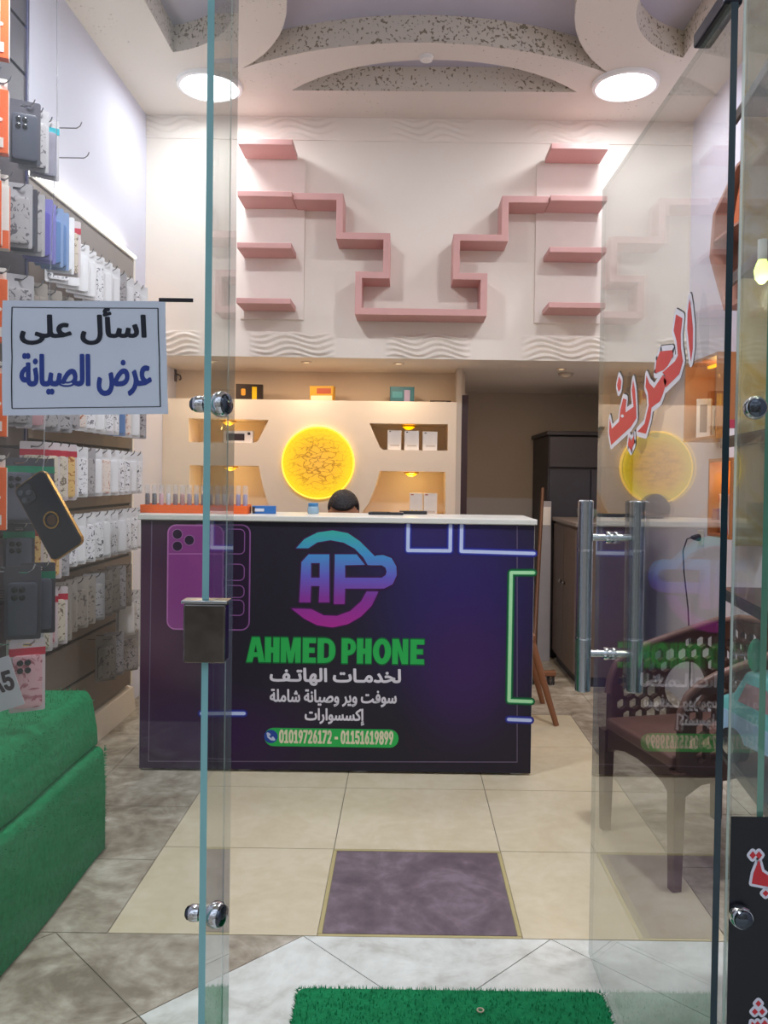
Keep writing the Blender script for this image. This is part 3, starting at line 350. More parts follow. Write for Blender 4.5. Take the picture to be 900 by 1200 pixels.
# ------------------------------------------------------------------ room shell
LX, RX, YW, ZC, ZS = -1.51, 1.617, 4.68, 3.325, 1.955
YB, YE = 5.32, 6.45
def clip(poly, n, d):
    out = []
    for i in range(len(poly)):
        a, b = Vector(poly[i-1]), Vector(poly[i]); da, db = a.dot(n)-d, b.dot(n)-d
        if da*db < 0: out.append(a+(b-a)*(da/(da-db)))
        if db <= 0: out.append(b)
    return out
fl = MB(); fl.box(LX-.1, RX+.1, -1.2, YE+.1, -.12, -.003)
def tile(poly, mi, gap=.0025):
    c = sum((Vector(q) for q in poly), Vector((0, 0)))/len(poly)
    if len(poly) < 3: return
    q = [(v[0]+(c[0]-v[0])*gap/max(.05, (Vector(v)-c).length), v[1]+(c[1]-v[1])*gap/max(.05, (Vector(v)-c).length)) for v in poly]
    fl.mi = mi; fl.prism([(x, y, -.003) for x, y in q], (0, 0, .003)); fl.mi = 0
bx = [-.807, -.226, .342, .912]; by = [2.22, 2.745, 3.29, 3.83, 4.36]
for i in range(3):
    for j in range(4):
        if i == 1 and j == 0: continue
        tile([(bx[i], by[j]), (bx[i+1], by[j]), (bx[i+1], by[j+1]), (bx[i], by[j+1])], 1)
tile([(bx[1]+.012, by[0]+.012), (bx[2]-.012, by[0]+.012), (bx[2]-.012, by[1]-.012), (bx[1]+.012, by[1]-.012)], 4)
for q in ((bx[1], bx[2], by[0], by[0]+.011), (bx[1], bx[2], by[1]-.011, by[1]), (bx[1], bx[1]+.011, by[0]+.012, by[1]-.012), (bx[2]-.011, bx[2], by[0]+.012, by[1]-.012)):
    tile([(q[0], q[2]), (q[1], q[2]), (q[1], q[3]), (q[0], q[3])], 5, .0008)
gy = [2.22, 2.65, 3.08, 3.51, 3.94, 4.36]
for j in range(5):
    for x0, x1 in ((LX, -1.24), (-1.24, -.807), (.912, 1.34), (1.34, RX)):
        tile([(x0, gy[j]), (x1, gy[j]), (x1, gy[j+1]), (x0, gy[j+1])], 2)
y = 4.36
while y < YE:
    x = LX
    while x < RX:
        tile([(x, y), (min(RX, x+.43), y), (min(RX, x+.43), min(YE, y+.43)), (x, min(YE, y+.43))], 2); x += .43
    y += .43
S = .685
for a in range(-8, 9):
    for b in range(-10, 2):
        for odd in (0, .5):
            cx, cy = -.265+(a+odd)*S, 2.22-S/2+(b+odd)*S
            p = [(cx, cy-S/2), (cx+S/2, cy), (cx, cy+S/2), (cx-S/2, cy)]
            for n, d in (((0, 1), 2.219), ((0, -1), 1.2), ((1, 0), RX+.1), ((-1, 0), -LX+.1)):
                p = clip(p, Vector(n), d)
                if len(p) < 3: break
            if len(p) > 2: tile([tuple(v) for v in p], 2 if cx < -.5 else 3)
struct('floor', fl, [GROUT, BEIGE, MARB, PALE, DARKT, BORDER], 'beige and marbled tile floor with a plum stone tile near the doorway', 'floor')

wl = MB().box(LX-.12, LX, .2, YE, 0, ZC+.15); struct('wall_left', wl, WALL_C, 'cool white painted wall behind the hanging phone cases', 'wall')
wr = MB().box(RX, RX+.12, .2, YE, 0, ZC+.15); struct('wall_right', wr, WALL_C, 'cool white painted wall on the right behind the carved armchair', 'wall')
wu = MB().box(LX, RX, YW, YE, ZS, ZC); struct('wall_back_upper', wu, WALL_W, 'warm white upper wall carrying the dusty pink shelves', 'wall')
wb = MB().box(LX, .315, YB, YB+.1, 0, ZS); struct('wall_back', wb, GYP, 'cream wall behind the gypsum shelf niches', 'wall')
wp = MB().box(.315, .375, 5.205, YE, 0, ZS).box(.3125, .345, 5.05, 5.2049, 0, ZS); struct('wall_partition', wp, WALL_B, 'end of the thin partition beside the dark passage', 'wall')
we = MB(); we.box(.375, RX, YE, YE+.1, .0, 1.12); we.mi = 1; we.box(.375, RX, YE, YE+.1, 1.12, ZS)
struct('wall_passage', we, [WALL_D, WALL_B], 'dim far wall of the passage, pale below and beige above', 'wall')
tr = MB().box(.3455, .385, 5.06, 5.16, 0, 1.79).box(.3455, .375, 5.16, 5.2, 0, 1.79); struct('trim_1', tr, DARKWOOD, 'dark brown door jamb beside the passage opening', 'trim')

# ceiling with cut-out recesses
def arc(p0, p1, sag, n=18):
    """points from p0 to p1 on a circular arc bulging by sag to the left of the direction"""
    p0, p1 = Vector(p0), Vector(p1); c = (p1-p0); L = c.length; nrm = Vector((-c.y, c.x))/L; out = []
    R_ = (L*L/4+sag*sag)/(2*abs(sag)); h = R_-abs(sag); sg = 1 if sag > 0 else -1
    cen = (p0+p1)/2-nrm*h*sg; a0 = math.atan2(*(p0-cen).yx); a1 = math.atan2(*(p1-cen).yx)
    d = a1-a0
    while d > PI: d -= 2*PI
    while d < -PI: d += 2*PI
    for i in range(n+1): out.append((cen.x+R_*math.cos(a0+d*i/n), cen.y+R_*math.sin(a0+d*i/n)))
    return out
def CP(px, py): return tuple(PH(px, py, ZC).xy)
c_l, c_r, pk = CP(284, 80), CP(717, 88), CP(500, 50)
chl, chr_, chp = CP(342, 106), CP(676, 108), CP(505, 70)
MXc = (c_l[0]+c_r[0])/2
zl, zr, zt = CP(336, 0), CP(676, 0), 0
mid_y = 3.45
def mir(l): return [(x, 2*mid_y-y) for x, y in reversed(l)]
top_arc = arc(c_l, c_r, -(((c_l[1]+c_r[1])/2)-pk[1]))
def three(p0, pm, p1, n=16):
    # circle arc through three points
    (x1, y1), (x2, y2), (x3, y3) = p0, pm, p1
    a = x1*(y2-y3)-y1*(x2-x3)+x2*y3-x3*y2
    b = (x1*x1+y1*y1)*(y3-y2)+(x2*x2+y2*y2)*(y1-y3)+(x3*x3+y3*y3)*(y2-y1)
    c = (x1*x1+y1*y1)*(x2-x3)+(x2*x2+y2*y2)*(x3-x1)+(x3*x3+y3*y3)*(x1-x2)
    cx, cy = -b/(2*a), -c/(2*a); r = math.hypot(x1-cx, y1-cy)
    a0, a1, am = math.atan2(y1-cy, x1-cx), math.atan2(y3-cy, x3-cx), math.atan2(y2-cy, x2-cx)
    d = (a1-a0) % (2*PI); 
    if (am-a0) % (2*PI) > d: d -= 2*PI
    return [(cx+r*math.cos(a0+d*i/n), cy+r*math.sin(a0+d*i/n)) for i in range(n+1)]
left_side = three(c_l, zl, (c_l[0], 2*mid_y-c_l[1]))
right_side = three(c_r, zr, (c_r[0], 2*mid_y-c_r[1]))
top_arc = three(c_l, pk, c_r)
star = top_arc[:-1]+right_side[:-1]+[(x, 2*mid_y-y) for x, y in reversed(top_arc)][:-1]+list(reversed(left_side))[:-1]
lens = three(chl, chp, chr_)
near_lens = [(x, 2*mid_y-y) for x, y in reversed(lens)]
def sidecut(pt, pc, sgn):
    # circular recess cut by a chord parallel to the side wall
    cen = Vector((-1.29, 3.47)) if sgn < 0 else Vector((1.50, 3.47)); r = .53; ch = pc; out = []
    a = math.acos(max(-1, min(1, abs(ch-cen.x)/r)))
    for i in range(25):
        t = -a+2*a*i/24; out.append((cen.x-sgn*r*math.cos(t), cen.y+r*math.sin(t)))
    return out
lc = sidecut(None, CP(180, 20)[0], -1); rc = sidecut(None, CP(800, 20)[0]+.12, 1)
ce = MB(); outer = [(LX, .2), (RX, .2), (RX, YW+.02), (LX, YW+.02)]
ce.plate([outer, star, lens, near_lens, lc, rc], .13, frZ(ZC), side=1)
struct('ceiling', ce, [CEIL, CEIL_S], 'stippled plaster ceiling with curved cut-out recesses', 'ceiling')
struct('ceiling_recess', MB().box(LX, RX, .2, YE, ZC+.13, ZC+.2), RECESS, 'lilac grey upper ceiling seen inside the curved cut-outs', 'ceiling')

# wavy plaster bands on the upper wall
def wavy(name, z0, z1, amp, nwave, label):
    b = MB(); nu, nv = 420, 40; rows = []
    for j in range(nv+1):
        v = j/nv; row = []
        for i in range(nu+1):
            u = LX+(RX-LX)*i/nu
            mk = max(0, min(1, math.sin(u*2*PI/.78+.6)*2.2+.9))*max(0, min(1, 8*v, 8*(1-v)))
            wv = math.sin(2*PI*(v*nwave+.55*math.sin(u*2*PI/.29+.25*math.sin(u*5)+1.2*v)))
            row.append(b.bm.verts.new((u, YW-.006-amp*mk*(.5+.5*wv), z0+(z1-z0)*v)))
        rows.append(row)
    for A, B in zip(rows, rows[1:]):
        for i in range(nu): b._f([A[i], A[i+1], B[i+1], B[i]])
    # back and rims
    b2 = b.bm; br = [b2.verts.new((x, YW, z)) for x, z in ((LX, z0), (RX, z0), (RX, z1), (LX, z1))]
    b._f(br); b._f([rows[0][0]]+[br[0], br[1]]+rows[0][::-1][:-1]); b._f(rows[-1]+[br[2], br[3]])
    o = struct(name, b, WALL_W, label, 'trim', smooth=True); return o
wavy('trim_2', ZS, ZS+.145, .016, 4.5, 'wavy raised plaster band along the bottom of the upper wall')
wavy('trim_3', ZC-.13, ZC, .007, 3.5, 'faint wavy plaster band just under the ceiling')

# ------------------------------------------------------------------ ceiling lamps
GLOW = mat('lamp_diffuser', '#ffffff', .5, emis=9, ecol='#f4f6ff', var=0)
RIM = mat('lamp_rim', '#f2f2f2', .4, var=0)
def ceiling_lamp(x, y, label, power):
    t = thing('ceiling_light', label, 'light', (x, y, ZC), 'round ceiling lights')
    MB().lathe([(.0, -.012), (.135, -.012), (.15, -.014), (.152, -.022), (.168, -.018), (.172, 0), (0, 0)], (x, y, ZC)).build('rim', RIM, t, smooth=True)
    MB().lathe([(0, -.026), (.08, -.025), (.138, -.020), (.140, -.012), (0, -.0121)], (x, y, ZC)).build('diffuser', GLOW, t, smooth=True)
    l = bpy.data.lights.new('lamp_light', 'AREA'); l.shape = 'DISK'; l.size = .27; l.energy = power; l.color = LED_COL
    o = bpy.data.objects.new('lamp_light', l); COL.objects.link(o); o.parent = t; o.location = (0, 0, -.034)
    return t
q1, q2 = PH(246, 99, ZC), PH(733, 98, ZC)
ceiling_lamp(q1.x, q1.y, 'round white ceiling light glowing on the left above the glass fin', LED_BACK)
ceiling_lamp(q2.x, q2.y, 'round white ceiling light glowing on the right above the open glass door', LED_BACK)
for x in (-.95, 1.1): ceiling_lamp(x, 2.35, 'added unseen round fill light on the ceiling nearer the shopfront, '+('left' if x < 0 else 'right')+' one', LED_FRONT_FILL)  # two lamps added out of view to fill the room from the front

# ------------------------------------------------------------------ shopfront glass
def pane(x0, x1, y0, y1, z0, z1, axis, mb=None):
    """glass sheet; its big faces look along axis, all others are polished edge"""
    b = mb or MB(); b.box(x0, x1, y0, y1, z0, z1)
    b.bm.faces.ensure_lookup_table()
    for f in b.bm.faces[-6:]:
        f.normal_update(); f.material_index = 0 if abs(f.normal[axis]) > .9 else 2 if abs(f.normal.z) > .9 or f.normal.y*(f.calc_center_median().y-(y0+y1)/2) > 0 and f.calc_center_median().y > (y0+y1)/2+1e-4 else 1
    return b
ZG = 3.1
fx = -.324
wn = struct('window_1', pane(LX, fx, 1.470, 1.481, .0, ZG, 1), [GLASS, EDGE_L, EDGE_L], 'clear fixed glass pane on the left carrying the paper notice', 'window')
fin = pane(fx, fx+.011, 1.30, 1.481, .0, ZG, 0).build('glass_fin', [GLASS, EDGE, EDGE_F], wn)
GUN = mat('dark_chrome', '#5a6068', .12, 1, var=.05)
def puck(root, p, axis, r=.020):
    """round glass fitting: chrome collar with a darker domed cap"""
    o = MB().lathe([(0, 0), (r*.8, 0), (r*.8, .004), (r, .006), (r*1.05, .012), (r*1.02, .019), (r*.9, .022), (0, .022)], p, axis).build('clamp', CHROME, root, smooth=True)
    MB().lathe([(0, .0222), (r*.86, .0222), (r*.8, .0255), (r*.5, .0285), (0, .030)], p, axis).build('cap', GUN, o, smooth=True)
for px, py in ((258, 474), (246, 1070)):
    q = P(px, py, 1.325)
    puck(wn, (fx+.0112, 1.325, q.z), (1, -.35, 0)); puck(wn, (fx-.0002, 1.325, q.z), (-1, 0, 0), r=.013)
ql = P(243, 741, 1.295)
lk = MB().box(fx-.026, fx+.041, 1.283, 1.313, ql.z-.047, ql.z+.047).build('lock_case', mat('reflection_dark_chrome', '#77726e', .1, 1, var=.3, scale=30), wn, bevel=.003)  # chrome colour darkened to stand in for the dark reflection on its face
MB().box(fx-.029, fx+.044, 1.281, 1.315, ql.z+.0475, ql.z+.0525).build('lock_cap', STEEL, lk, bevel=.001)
w2x = .60
wn2 = struct('window_2', pane(w2x, RX, 1.470, 1.481, .0, ZG, 1), [GLASS, EDGE_L, EDGE_L], 'clear fixed glass pane on the right above the black sticker', 'window')
pane(.655, .667, 1.4812, 1.62, .0, ZG, 0).build('glass_fin', [GLASS, EDGE_G, EDGE_F], wn2)
for py, px in ((478, 885), (1075, 869)):
    q = P(px, py, 1.455); puck(wn2, (q.x, 1.4683, q.z), (0, -1, 0))
dx = .505
dr = struct('door_1', pane(dx, dx+.011, 1.295, 2.135, .012, 2.03, 0), [GLASS, EDGE_D, EDGE_F], 'open frameless glass door swung inward with red lettering and steel pull', 'door')
MB().box(dx-.010, dx+.021, 1.30, 1.44, 2.0305, 2.056).build('patch_fitting', mat('dark_patch_metal', '#3a3a42', .3, 1), dr, bevel=.004)
MB().box(dx-.02, dx+.031, 1.30, 1.45, .004, .06).build('patch_fitting', MATS['dark_patch_metal'], dr, bevel=.004)
hy = 2.0; ht, hb = P(692, 586, hy).z, P(684, 810, hy).z
for sg in (-1, 1):
    x = dx+.0055+sg*.064
    h = MB().lathe([(0, 0), (.016, 0), (.019, .003), (.019, ht-hb-.003), (.016, ht-hb), (0, ht-hb)], (x, hy, hb)).build('pull_bar', STEEL, dr, smooth=True)
    for k in (.26, .72):
        MB().lathe([(.0196, -.003), (.0198, 0), (.0196, .003)], (x, hy, hb+(ht-hb)*(1-k))).build('ring', CHROME, h)
for py in (630, 766):
    z = P(720, py, hy).z
    MB().cyl((dx-.058, hy, z), (dx+.069, hy, z), .0085).build('standoff', CHROME, dr, smooth=True)
    MB().lathe([(0, -.006), (.014, -.006), (.016, 0), (.014, .006), (0, .006)], (dx-.003, hy, z), (1, 0, 0)).build('washer', CHROME, dr, smooth=True)
    MB().lathe([(0, -.006), (.014, -.006), (.016, 0), (.014, .006), (0, .006)], (dx+.0155, hy, z), (1, 0, 0)).build('washer', CHROME, dr, smooth=True)
# red word on the door, traced onto its inner face
RED = [[(712, 120), (724, 200), (736, 330), (735, 470), (722, 562), (708, 450), (696, 330), (698, 220)],
       [(617, 230), (662, 258), (650, 370), (652, 470), (666, 560), (640, 650), (545, 745), (528, 700), (540, 660), (520, 640), (560, 605), (610, 560), (630, 520), (622, 420), (600, 345)],
       [(505, 490), (590, 482), (597, 520), (560, 590), (530, 622), (470, 645), (478, 560)],
       [(408, 660), (430, 715), (462, 750), (525, 655), (552, 700), (525, 790), (505, 840), (445, 885), (435, 960), (405, 1070), (345, 1055), (395, 1000), (425, 870), (418, 780), (402, 740)],
       [(315, 690), (328, 760), (335, 860), (338, 960), (300, 1020), (160, 1150), (145, 1060), (150, 960), (165, 1035), (215, 985), (225, 900), (245, 820), (268, 830), (262, 890), (262, 920), (318, 880), (305, 760)],
       [(215, 665), (232, 700), (227, 755), (212, 775), (201, 730)],
       [(285, 1090), (300, 1120), (322, 1080), (322, 1140), (300, 1190), (278, 1150)]]
REDM = mat('red_vinyl', '#d8303a', .45, var=.03); WHV = mat('white_vinyl', '#e9e9f4', .45, var=.02); BKV = mat('black_vinyl', '#1c1c24', .45)
def door2(pts, ox=0, oy=0):
    out = []
    for zx, zy in pts:
        q = PX(690+(zx+ox)/6, 330+(zy+oy)/6, dx); out.append((q.y, q.z))
    return out
def word(nm, material, wd, off, ox=0, oy=0):
    b = MB()
    for p in RED:
        l = door2(p, ox, oy)
        b.plate([l], 0, lambda u, v, w_: Vector((dx-off-1.8e-4, u, v)))
        if wd: b.ribbon(l, wd, lambda u, v, w_: Vector((dx-off-w_, u, v)))
    return b.build(nm, material, dr, fix=False)
word('lettering_shadow', BKV, .0105, .0003, 6, -8); word('lettering_outline', WHV, .0105, .0006)
b = MB(); b.plate([door2(circ(543, 698, 15, 12))], 0, lambda u, v, w_: Vector((dx-.00088, u, v))); b.build('lettering_patch', REDM, dr, fix=False); word('lettering', REDM, 0, .0009)
b = MB(); b.plate([door2(circ(240, 945, 11, 10))], 0, lambda u, v, w_: Vector((dx-.0014, u, v))); b.build('lettering_eye', WHV, dr, fix=False)

# paper notice on the left pane
PAPER = mat('notice_paper', '#e4eefc', .7, var=.03, scale=6); INK = mat('black_ink', '#1b2130', .6); BLUEINK = mat('blue_ink', '#2b459c', .6); 
pn = thing('paper_notice', 'pale blue paper notice with black and blue Arabic writing on the left pane', 'notice', (-.62, 1.4695, 1.45))
cor = [P(3, 352, 1.467), P(194, 353, 1.467), P(197, 485, 1.467), P(3, 487, 1.467)]
def sheet(u, v, off=0):
    """u 0..1 left to right, v 0..1 upward; the paper is slightly wavy"""
    a = cor[3].lerp(cor[2], u); b_ = cor[0].lerp(cor[1], u); q = a.lerp(b_, v)
    q.y = 1.4682-.0022*(.5+.5*math.sin(u*5+v*3))-.0018*abs(math.sin(v*PI*2))-off; return q
b = MB(); g = [[b.bm.verts.new(sheet(i/24, j/16)) for i in range(25)] for j in range(17)]
for j in range(16):
    for i in range(24): b._f([g[j][i], g[j][i+1], g[j+1][i+1], g[j+1][i]])
b.build('sheet', PAPER, pn, smooth='all', fix=False)
fs = lambda u, v, w_: sheet(u, v, .0006+w_)
b = MB()
for (x0, y0), (x1, y1) in (((.06, .06), (.955, .065)), ((.955, .065), (.955, .935)), ((.955, .935), (.06, .94)), ((.06, .94), (.06, .06))):
    b.ribbon([(x0+(x1-x0)*k/14, y0+(y1-y0)*k/14) for k in range(15)], .0035, fs, False, joints=False)
b.build('border_line', INK, pn, fix=False)
lettering('lettering', 'ask', .115, .875, .62, .93, fs, INK, pn, .0075, label='black upper line of Arabic writing')
lettering('lettering', 'offer', .115, .90, .17, .535, fs, BLUEINK, pn, .0078, label='blue lower line of Arabic writing')
b = MB(); t0 = P(186, 351, 1.466); b.box(t0.x, t0.x+.062, 1.4655, 1.4675, t0.z-.004, t0.z+.003).build('tape', BKV, pn, bevel=.0005)

# black sticker on the right pane
st = thing('black_sticker', 'black sticker with red Arabic letters low on the right pane', 'sticker', (.9, 1.47, 0))
pt = P(855, 957, 1.468)
b = MB(); b.box(w2x+.003, 1.25, 1.4685, 1.4695, .02, pt.z); b.build('sheet', mat('black_film', '#14151d', .4, var=.1), st)
ST = [[(322, 560), (334, 575), (322, 590), (310, 575)], [(345, 560), (357, 575), (345, 590), (333, 575)],
      [(345, 590), (357, 635), (379, 650), (400, 655), (400, 695), (379, 692), (318, 680), (325, 640)], [(370, 704), (382, 716), (370, 728), (358, 716)],
      [(343, 1112), (354, 1124), (343, 1136), (332, 1124)], [(330, 1142), (341, 1154), (330, 1166), (319, 1154)], [(357, 1142), (368, 1154), (357, 1166), (346, 1154)],
      [(312, 1235), (318, 1190), (330, 1200), (340, 1188), (352, 1202), (366, 1184), (379, 1200), (400, 1190), (400, 1240)]]
def stk(pts): 
    out = []
    for zx, zy in pts:
        q = P(780+zx/3.158, 820+zy/3.158, 1.468); out.append((q.x, q.z))
    return out
for nm, mt, wd, off in (('lettering_outline', WHV, .005, .0004), ('lettering', REDM, 0, .0008)):
    for grp in (ST[:4], ST[4:]):
        b = MB(); f_ = lambda u, v, w_: Vector((u, 1.4684-off-w_, v))
        for j, p in enumerate(grp):
            l = stk(p); b.plate([l], 0, lambda u, v, w_: f_(u, v, 1.8e-4+1e-5*j))
            if wd: b.ribbon(l, wd, f_)
        b.build(nm, mt, st, fix=False)

# ------------------------------------------------------------------ pink wall shelves
PINK = mat('dusty_pink_paint', '#cf9f9a', .6, var=.03, scale=5)
ZF = YW-.225       # front edge of the shelves
rows_l = [P(310, y, ZF).z for y in (166, 227, 287.5, 352.5)]
xl0, xl1 = P(278, 230, ZF).x, P(342, 230, ZF).x
xr0, xr1 = P(645, 240, ZF).x, P(712, 240, ZF).x
WB_ = mat('shelf_backing', '#ece2d9', .7, var=.02)
struct('trim_4', MB().box(xl0-.02, xl1+.045, YW-.018, YW, rows_l[3]-.06, rows_l[0]-.02), WB_, 'pale raised strip behind the left stack of pink shelves', 'trim')
struct('trim_5', MB().box(xr0-.045, xr1+.02, YW-.018, YW, rows_l[3]-.06, rows_l[0]-.02), WB_, 'pale raised strip behind the right stack of pink shelves', 'trim')
nm = ['topmost', 'second from the top', 'third from the top', 'lowest']
for side, x0, x1 in (('left', xl0, xl1), ('right', xr0, xr1)):
    for k, z in enumerate(rows_l):
        o = MB().box(x0, x1, ZF, YW-.0182, z-.0155, z+.0155).build('wall_shelf', PINK, bevel=.003)
        tag(o, f'short dusty pink wall shelf, {nm[k]} of the {side} stack', 'shelf', 'short pink wall shelves')
zz = [P(x, y, YW-.195) for x, y in ((349, 233), (398, 232.5), (398, 276), (453, 276), (453, 322.5), (420, 322.5), (420, 365), (567, 366), (567, 323.5), (535, 323.5), (535, 279), (592, 279), (592, 238), (638, 238))]
hx = [xl1+.003, None, None, None, None, None, None, None, None, None, None, None, None, xr0-.003]
V = [(hx[i] if hx[i] is not None else p.x, p.z) for i, p in enumerate(zz)]
lev = [rows_l[1], rows_l[1], None, None]
def sq(i, j, ax, v=None):
    m_ = v if v is not None else (V[i][ax]+V[j][ax])/2
    for k in (i, j): V[k] = (m_, V[k][1]) if ax == 0 else (V[k][0], m_)
sq(0, 1, 1, rows_l[1]); sq(12, 13, 1, rows_l[1])
z2 = (V[2][1]+V[11][1])/2; sq(2, 3, 1, z2); sq(10, 11, 1, z2)
z3 = (V[4][1]+V[9][1])/2; sq(4, 5, 1, z3); sq(8, 9, 1, z3); sq(6, 7, 1)
for i, j in ((1, 2), (3, 4), (5, 6), (7, 8), (9, 10), (11, 12)): sq(i, j, 0)
def offset_path(pts, d):
    out = []
    for i, p in enumerate(pts):
        n = []
        for a, b in ((i-1, i), (i, i+1)):
            if a < 0 or b >= len(pts): continue
            (x0, y0), (x1, y1) = pts[a], pts[b]; L = math.hypot(x1-x0, y1-y0); n.append((-(y1-y0)/L, (x1-x0)/L))
        nx = sum(q[0] for q in n) if len(n) == 2 and n[0] != n[1] else n[0][0]
        ny = sum(q[1] for q in n) if len(n) == 2 and n[0] != n[1] else n[0][1]
        if len(n) == 2 and abs(n[0][0]-n[1][0]) < 1e-6 and abs(n[0][1]-n[1][1]) < 1e-6: nx, ny = n[0]
        out.append((p[0]+nx*d, p[1]+ny*d))
    return out
outl = offset_path(V, .0185)+offset_path(V, -.0185)[::-1]
b = MB().plate([outl], .195-.001, frY(YW-.195))
tag(b.build('zigzag_shelf', PINK, bevel=.002), 'dusty pink stepped zigzag wall shelf in the middle of the upper wall', 'shelf')

# ------------------------------------------------------------------ gypsum niche unit, disc lamp
YG = 5.03
def gp(pts): return [(P(x, y, YG).x, P(x, y, YG).z) for x, y in pts]
gx0, gx1, gz = LX+.001, .312, P(372, 469, YG).z
u_r = gp([(433, 496), (525, 497), (525, 528), (449, 527), (445, 524)])
u_l = gp([(315, 492), (302, 517), (296, 519), (221, 518), (221, 490)])
l_r = gp([(445, 552), (522, 553), (522, 606), (420, 606), (432, 590), (440, 570)])
l_l = gp([(303, 546), (308, 570), (314, 590), (326, 606), (222, 606), (222, 545)])
b = MB(); b.plate([[(gx0, 0), (gx1, 0), (gx1, gz), (gx0, gz)], u_r, u_l, l_r, l_l], YB-YG-.012, frY(YG))
b.box(gx0, gx1, YB-.012, YB-.001, 0, gz)
gu = tag(b.build('gypsum_niche_unit', GYP), 'cream gypsum shelf unit with cut-out niches and round backlit disc', 'shelf unit')

def disc_mat():
    M = bpy.data.materials.new('backlit_onyx'); M.use_nodes = True; nt = M.node_tree; b = nt.nodes['Principled BSDF']
    tc = nt.nodes.new('ShaderNodeTexCoord'); mp = nt.nodes.new('ShaderNodeMapping'); mp.inputs['Scale'].default_value = (10, 10, 19)
    nt.links.new(tc.outputs['Object'], mp.inputs[0])
    no = nt.nodes.new('ShaderNodeTexNoise'); no.inputs['Scale'].default_value = 1.3; no.inputs['Detail'].default_value = 5; nt.links.new(mp.outputs[0], no.inputs['Vector'])
    vm = nt.nodes.new('ShaderNodeVectorMath'); vm.operation = 'MULTIPLY_ADD'; vm.inputs[1].default_value = (1.6,)*3
    nt.links.new(no.outputs['Color'], vm.inputs[0]); nt.links.new(mp.outputs[0], vm.inputs[2])
    vo = nt.nodes.new('ShaderNodeTexVoronoi'); vo.feature = 'DISTANCE_TO_EDGE'; vo.inputs['Scale'].default_value = 1.5; nt.links.new(vm.outputs[0], vo.inputs['Vector'])
    cr = nt.nodes.new('ShaderNodeValToRGB'); e = cr.color_ramp.elements; e[0].position, e[0].color = .0, lin('#7a3a08'); e[1].position, e[1].color = .09, (1, 1, 1, 1)
    nt.links.new(vo.outputs['Distance'], cr.inputs[0])
    ln = nt.nodes.new('ShaderNodeVectorMath'); ln.operation = 'LENGTH'; nt.links.new(tc.outputs['Object'], ln.inputs[0])
    c2 = nt.nodes.new('ShaderNodeValToRGB'); e = c2.color_ramp.elements; e[0].position, e[0].color = .0, lin('#f2b348'); e[1].position, e[1].color = .22, lin('#ffe21e'); k = e.new(.13); k.color = lin('#ffc02a')
    nt.links.new(ln.outputs['Value'], c2.inputs[0])
    # the veins fade towards the rim
    c3 = nt.nodes.new('ShaderNodeMapRange'); c3.inputs[1].default_value = .10; c3.inputs[2].default_value = .2; c3.inputs[3].default_value = .75; c3.inputs[4].default_value = .1
    nt.links.new(ln.outputs['Value'], c3.inputs[0])
    mx = nt.nodes.new('ShaderNodeMix'); mx.data_type = 'RGBA'; mx.blend_type = 'MULTIPLY'
    nt.links.new(c3.outputs[0], mx.inputs[0]); nt.links.new(c2.outputs[0], mx.inputs[6]); nt.links.new(cr.outputs[0], mx.inputs[7])
    nt.links.new(mx.outputs[2], b.inputs['Emission Color']); b.inputs['Emission Strength'].default_value = 1.0
    b.inputs['Base Color'].default_value = lin('#4a3410'); b.inputs['Roughness'].default_value = .35
    return M
dc = P(373, 542.5, YG); DR = .222
dl = thing('disc_lamp', 'round glowing yellow onyx disc with brown veins in the gypsum wall', 'lamp', (dc.x, YG, dc.z))
o = MB().lathe([(0, .03), (DR-.012, .028), (DR-.006, .022), (DR-.006, .001), (0, .001)], (dc.x, YG, dc.z), (0, -1, 0), n=48).build('onyx_disc', disc_mat(), dl, smooth=True)
MB().lathe([(DR-.0055, .001), (DR-.0055, .024), (DR, .026), (DR+.004, .02), (DR+.004, .001), (DR-.0055, .001)], (dc.x, YG, dc.z), (0, -1, 0), n=48).build('rim', mat('disc_rim_glow', '#ffd95a', .5, emis=1.1, ecol='#ffd040', var=0), dl, smooth=True)

# small warm spot lamps inside the niches
WARM = mat('warm_lamp_glow', '#ffc400', .5, emis=1.5, ecol='#ffc000', var=0)
BRASS = mat('brass_ring', '#d0a040', .3, 1)
def niche_lamp(px, py, dz, label, yy=5.14):
    q = P(px, py, yy)
    t = thing('niche_light', label, 'light', (q.x, yy, dz), 'warm niche lights')
    MB().lathe([(.042, 0), (.05, -.002), (.05, -.007), (.042, -.010), (.041, -.004)], (q.x, yy, dz)).build('ring', BRASS, t, smooth=True)
    MB().lathe([(0, -.03), (.02, -.026), (.038, -.012), (.04, -.003), (0, -.003)], (q.x, yy, dz)).build('bulb', WARM, t, smooth=True)
    l = bpy.data.lights.new('niche_glow', 'POINT'); l.energy = .55; l.color = (1, .70, .25); l.shadow_soft_size = .025
    o = bpy.data.objects.new('niche_glow', l); COL.objects.link(o); o.parent = t; o.location = (0, -.01, -.05)
niche_lamp(479, 497, sorted(v for u, v in u_r)[-2]-.002, 'warm yellow spot lamp in the upper right niche above the white boxes')
niche_lamp(482, 553, sorted(v for u, v in l_r)[-2]-.002, 'warm yellow spot lamp in the lower right niche')
niche_lamp(268, 491, sorted(v for u, v in u_l)[-2]-.002, 'warm yellow spot lamp in the upper left niche')
niche_lamp(270, 546, sorted(v for u, v in l_l)[-2]-.002, 'warm yellow spot lamp in the lower left niche')

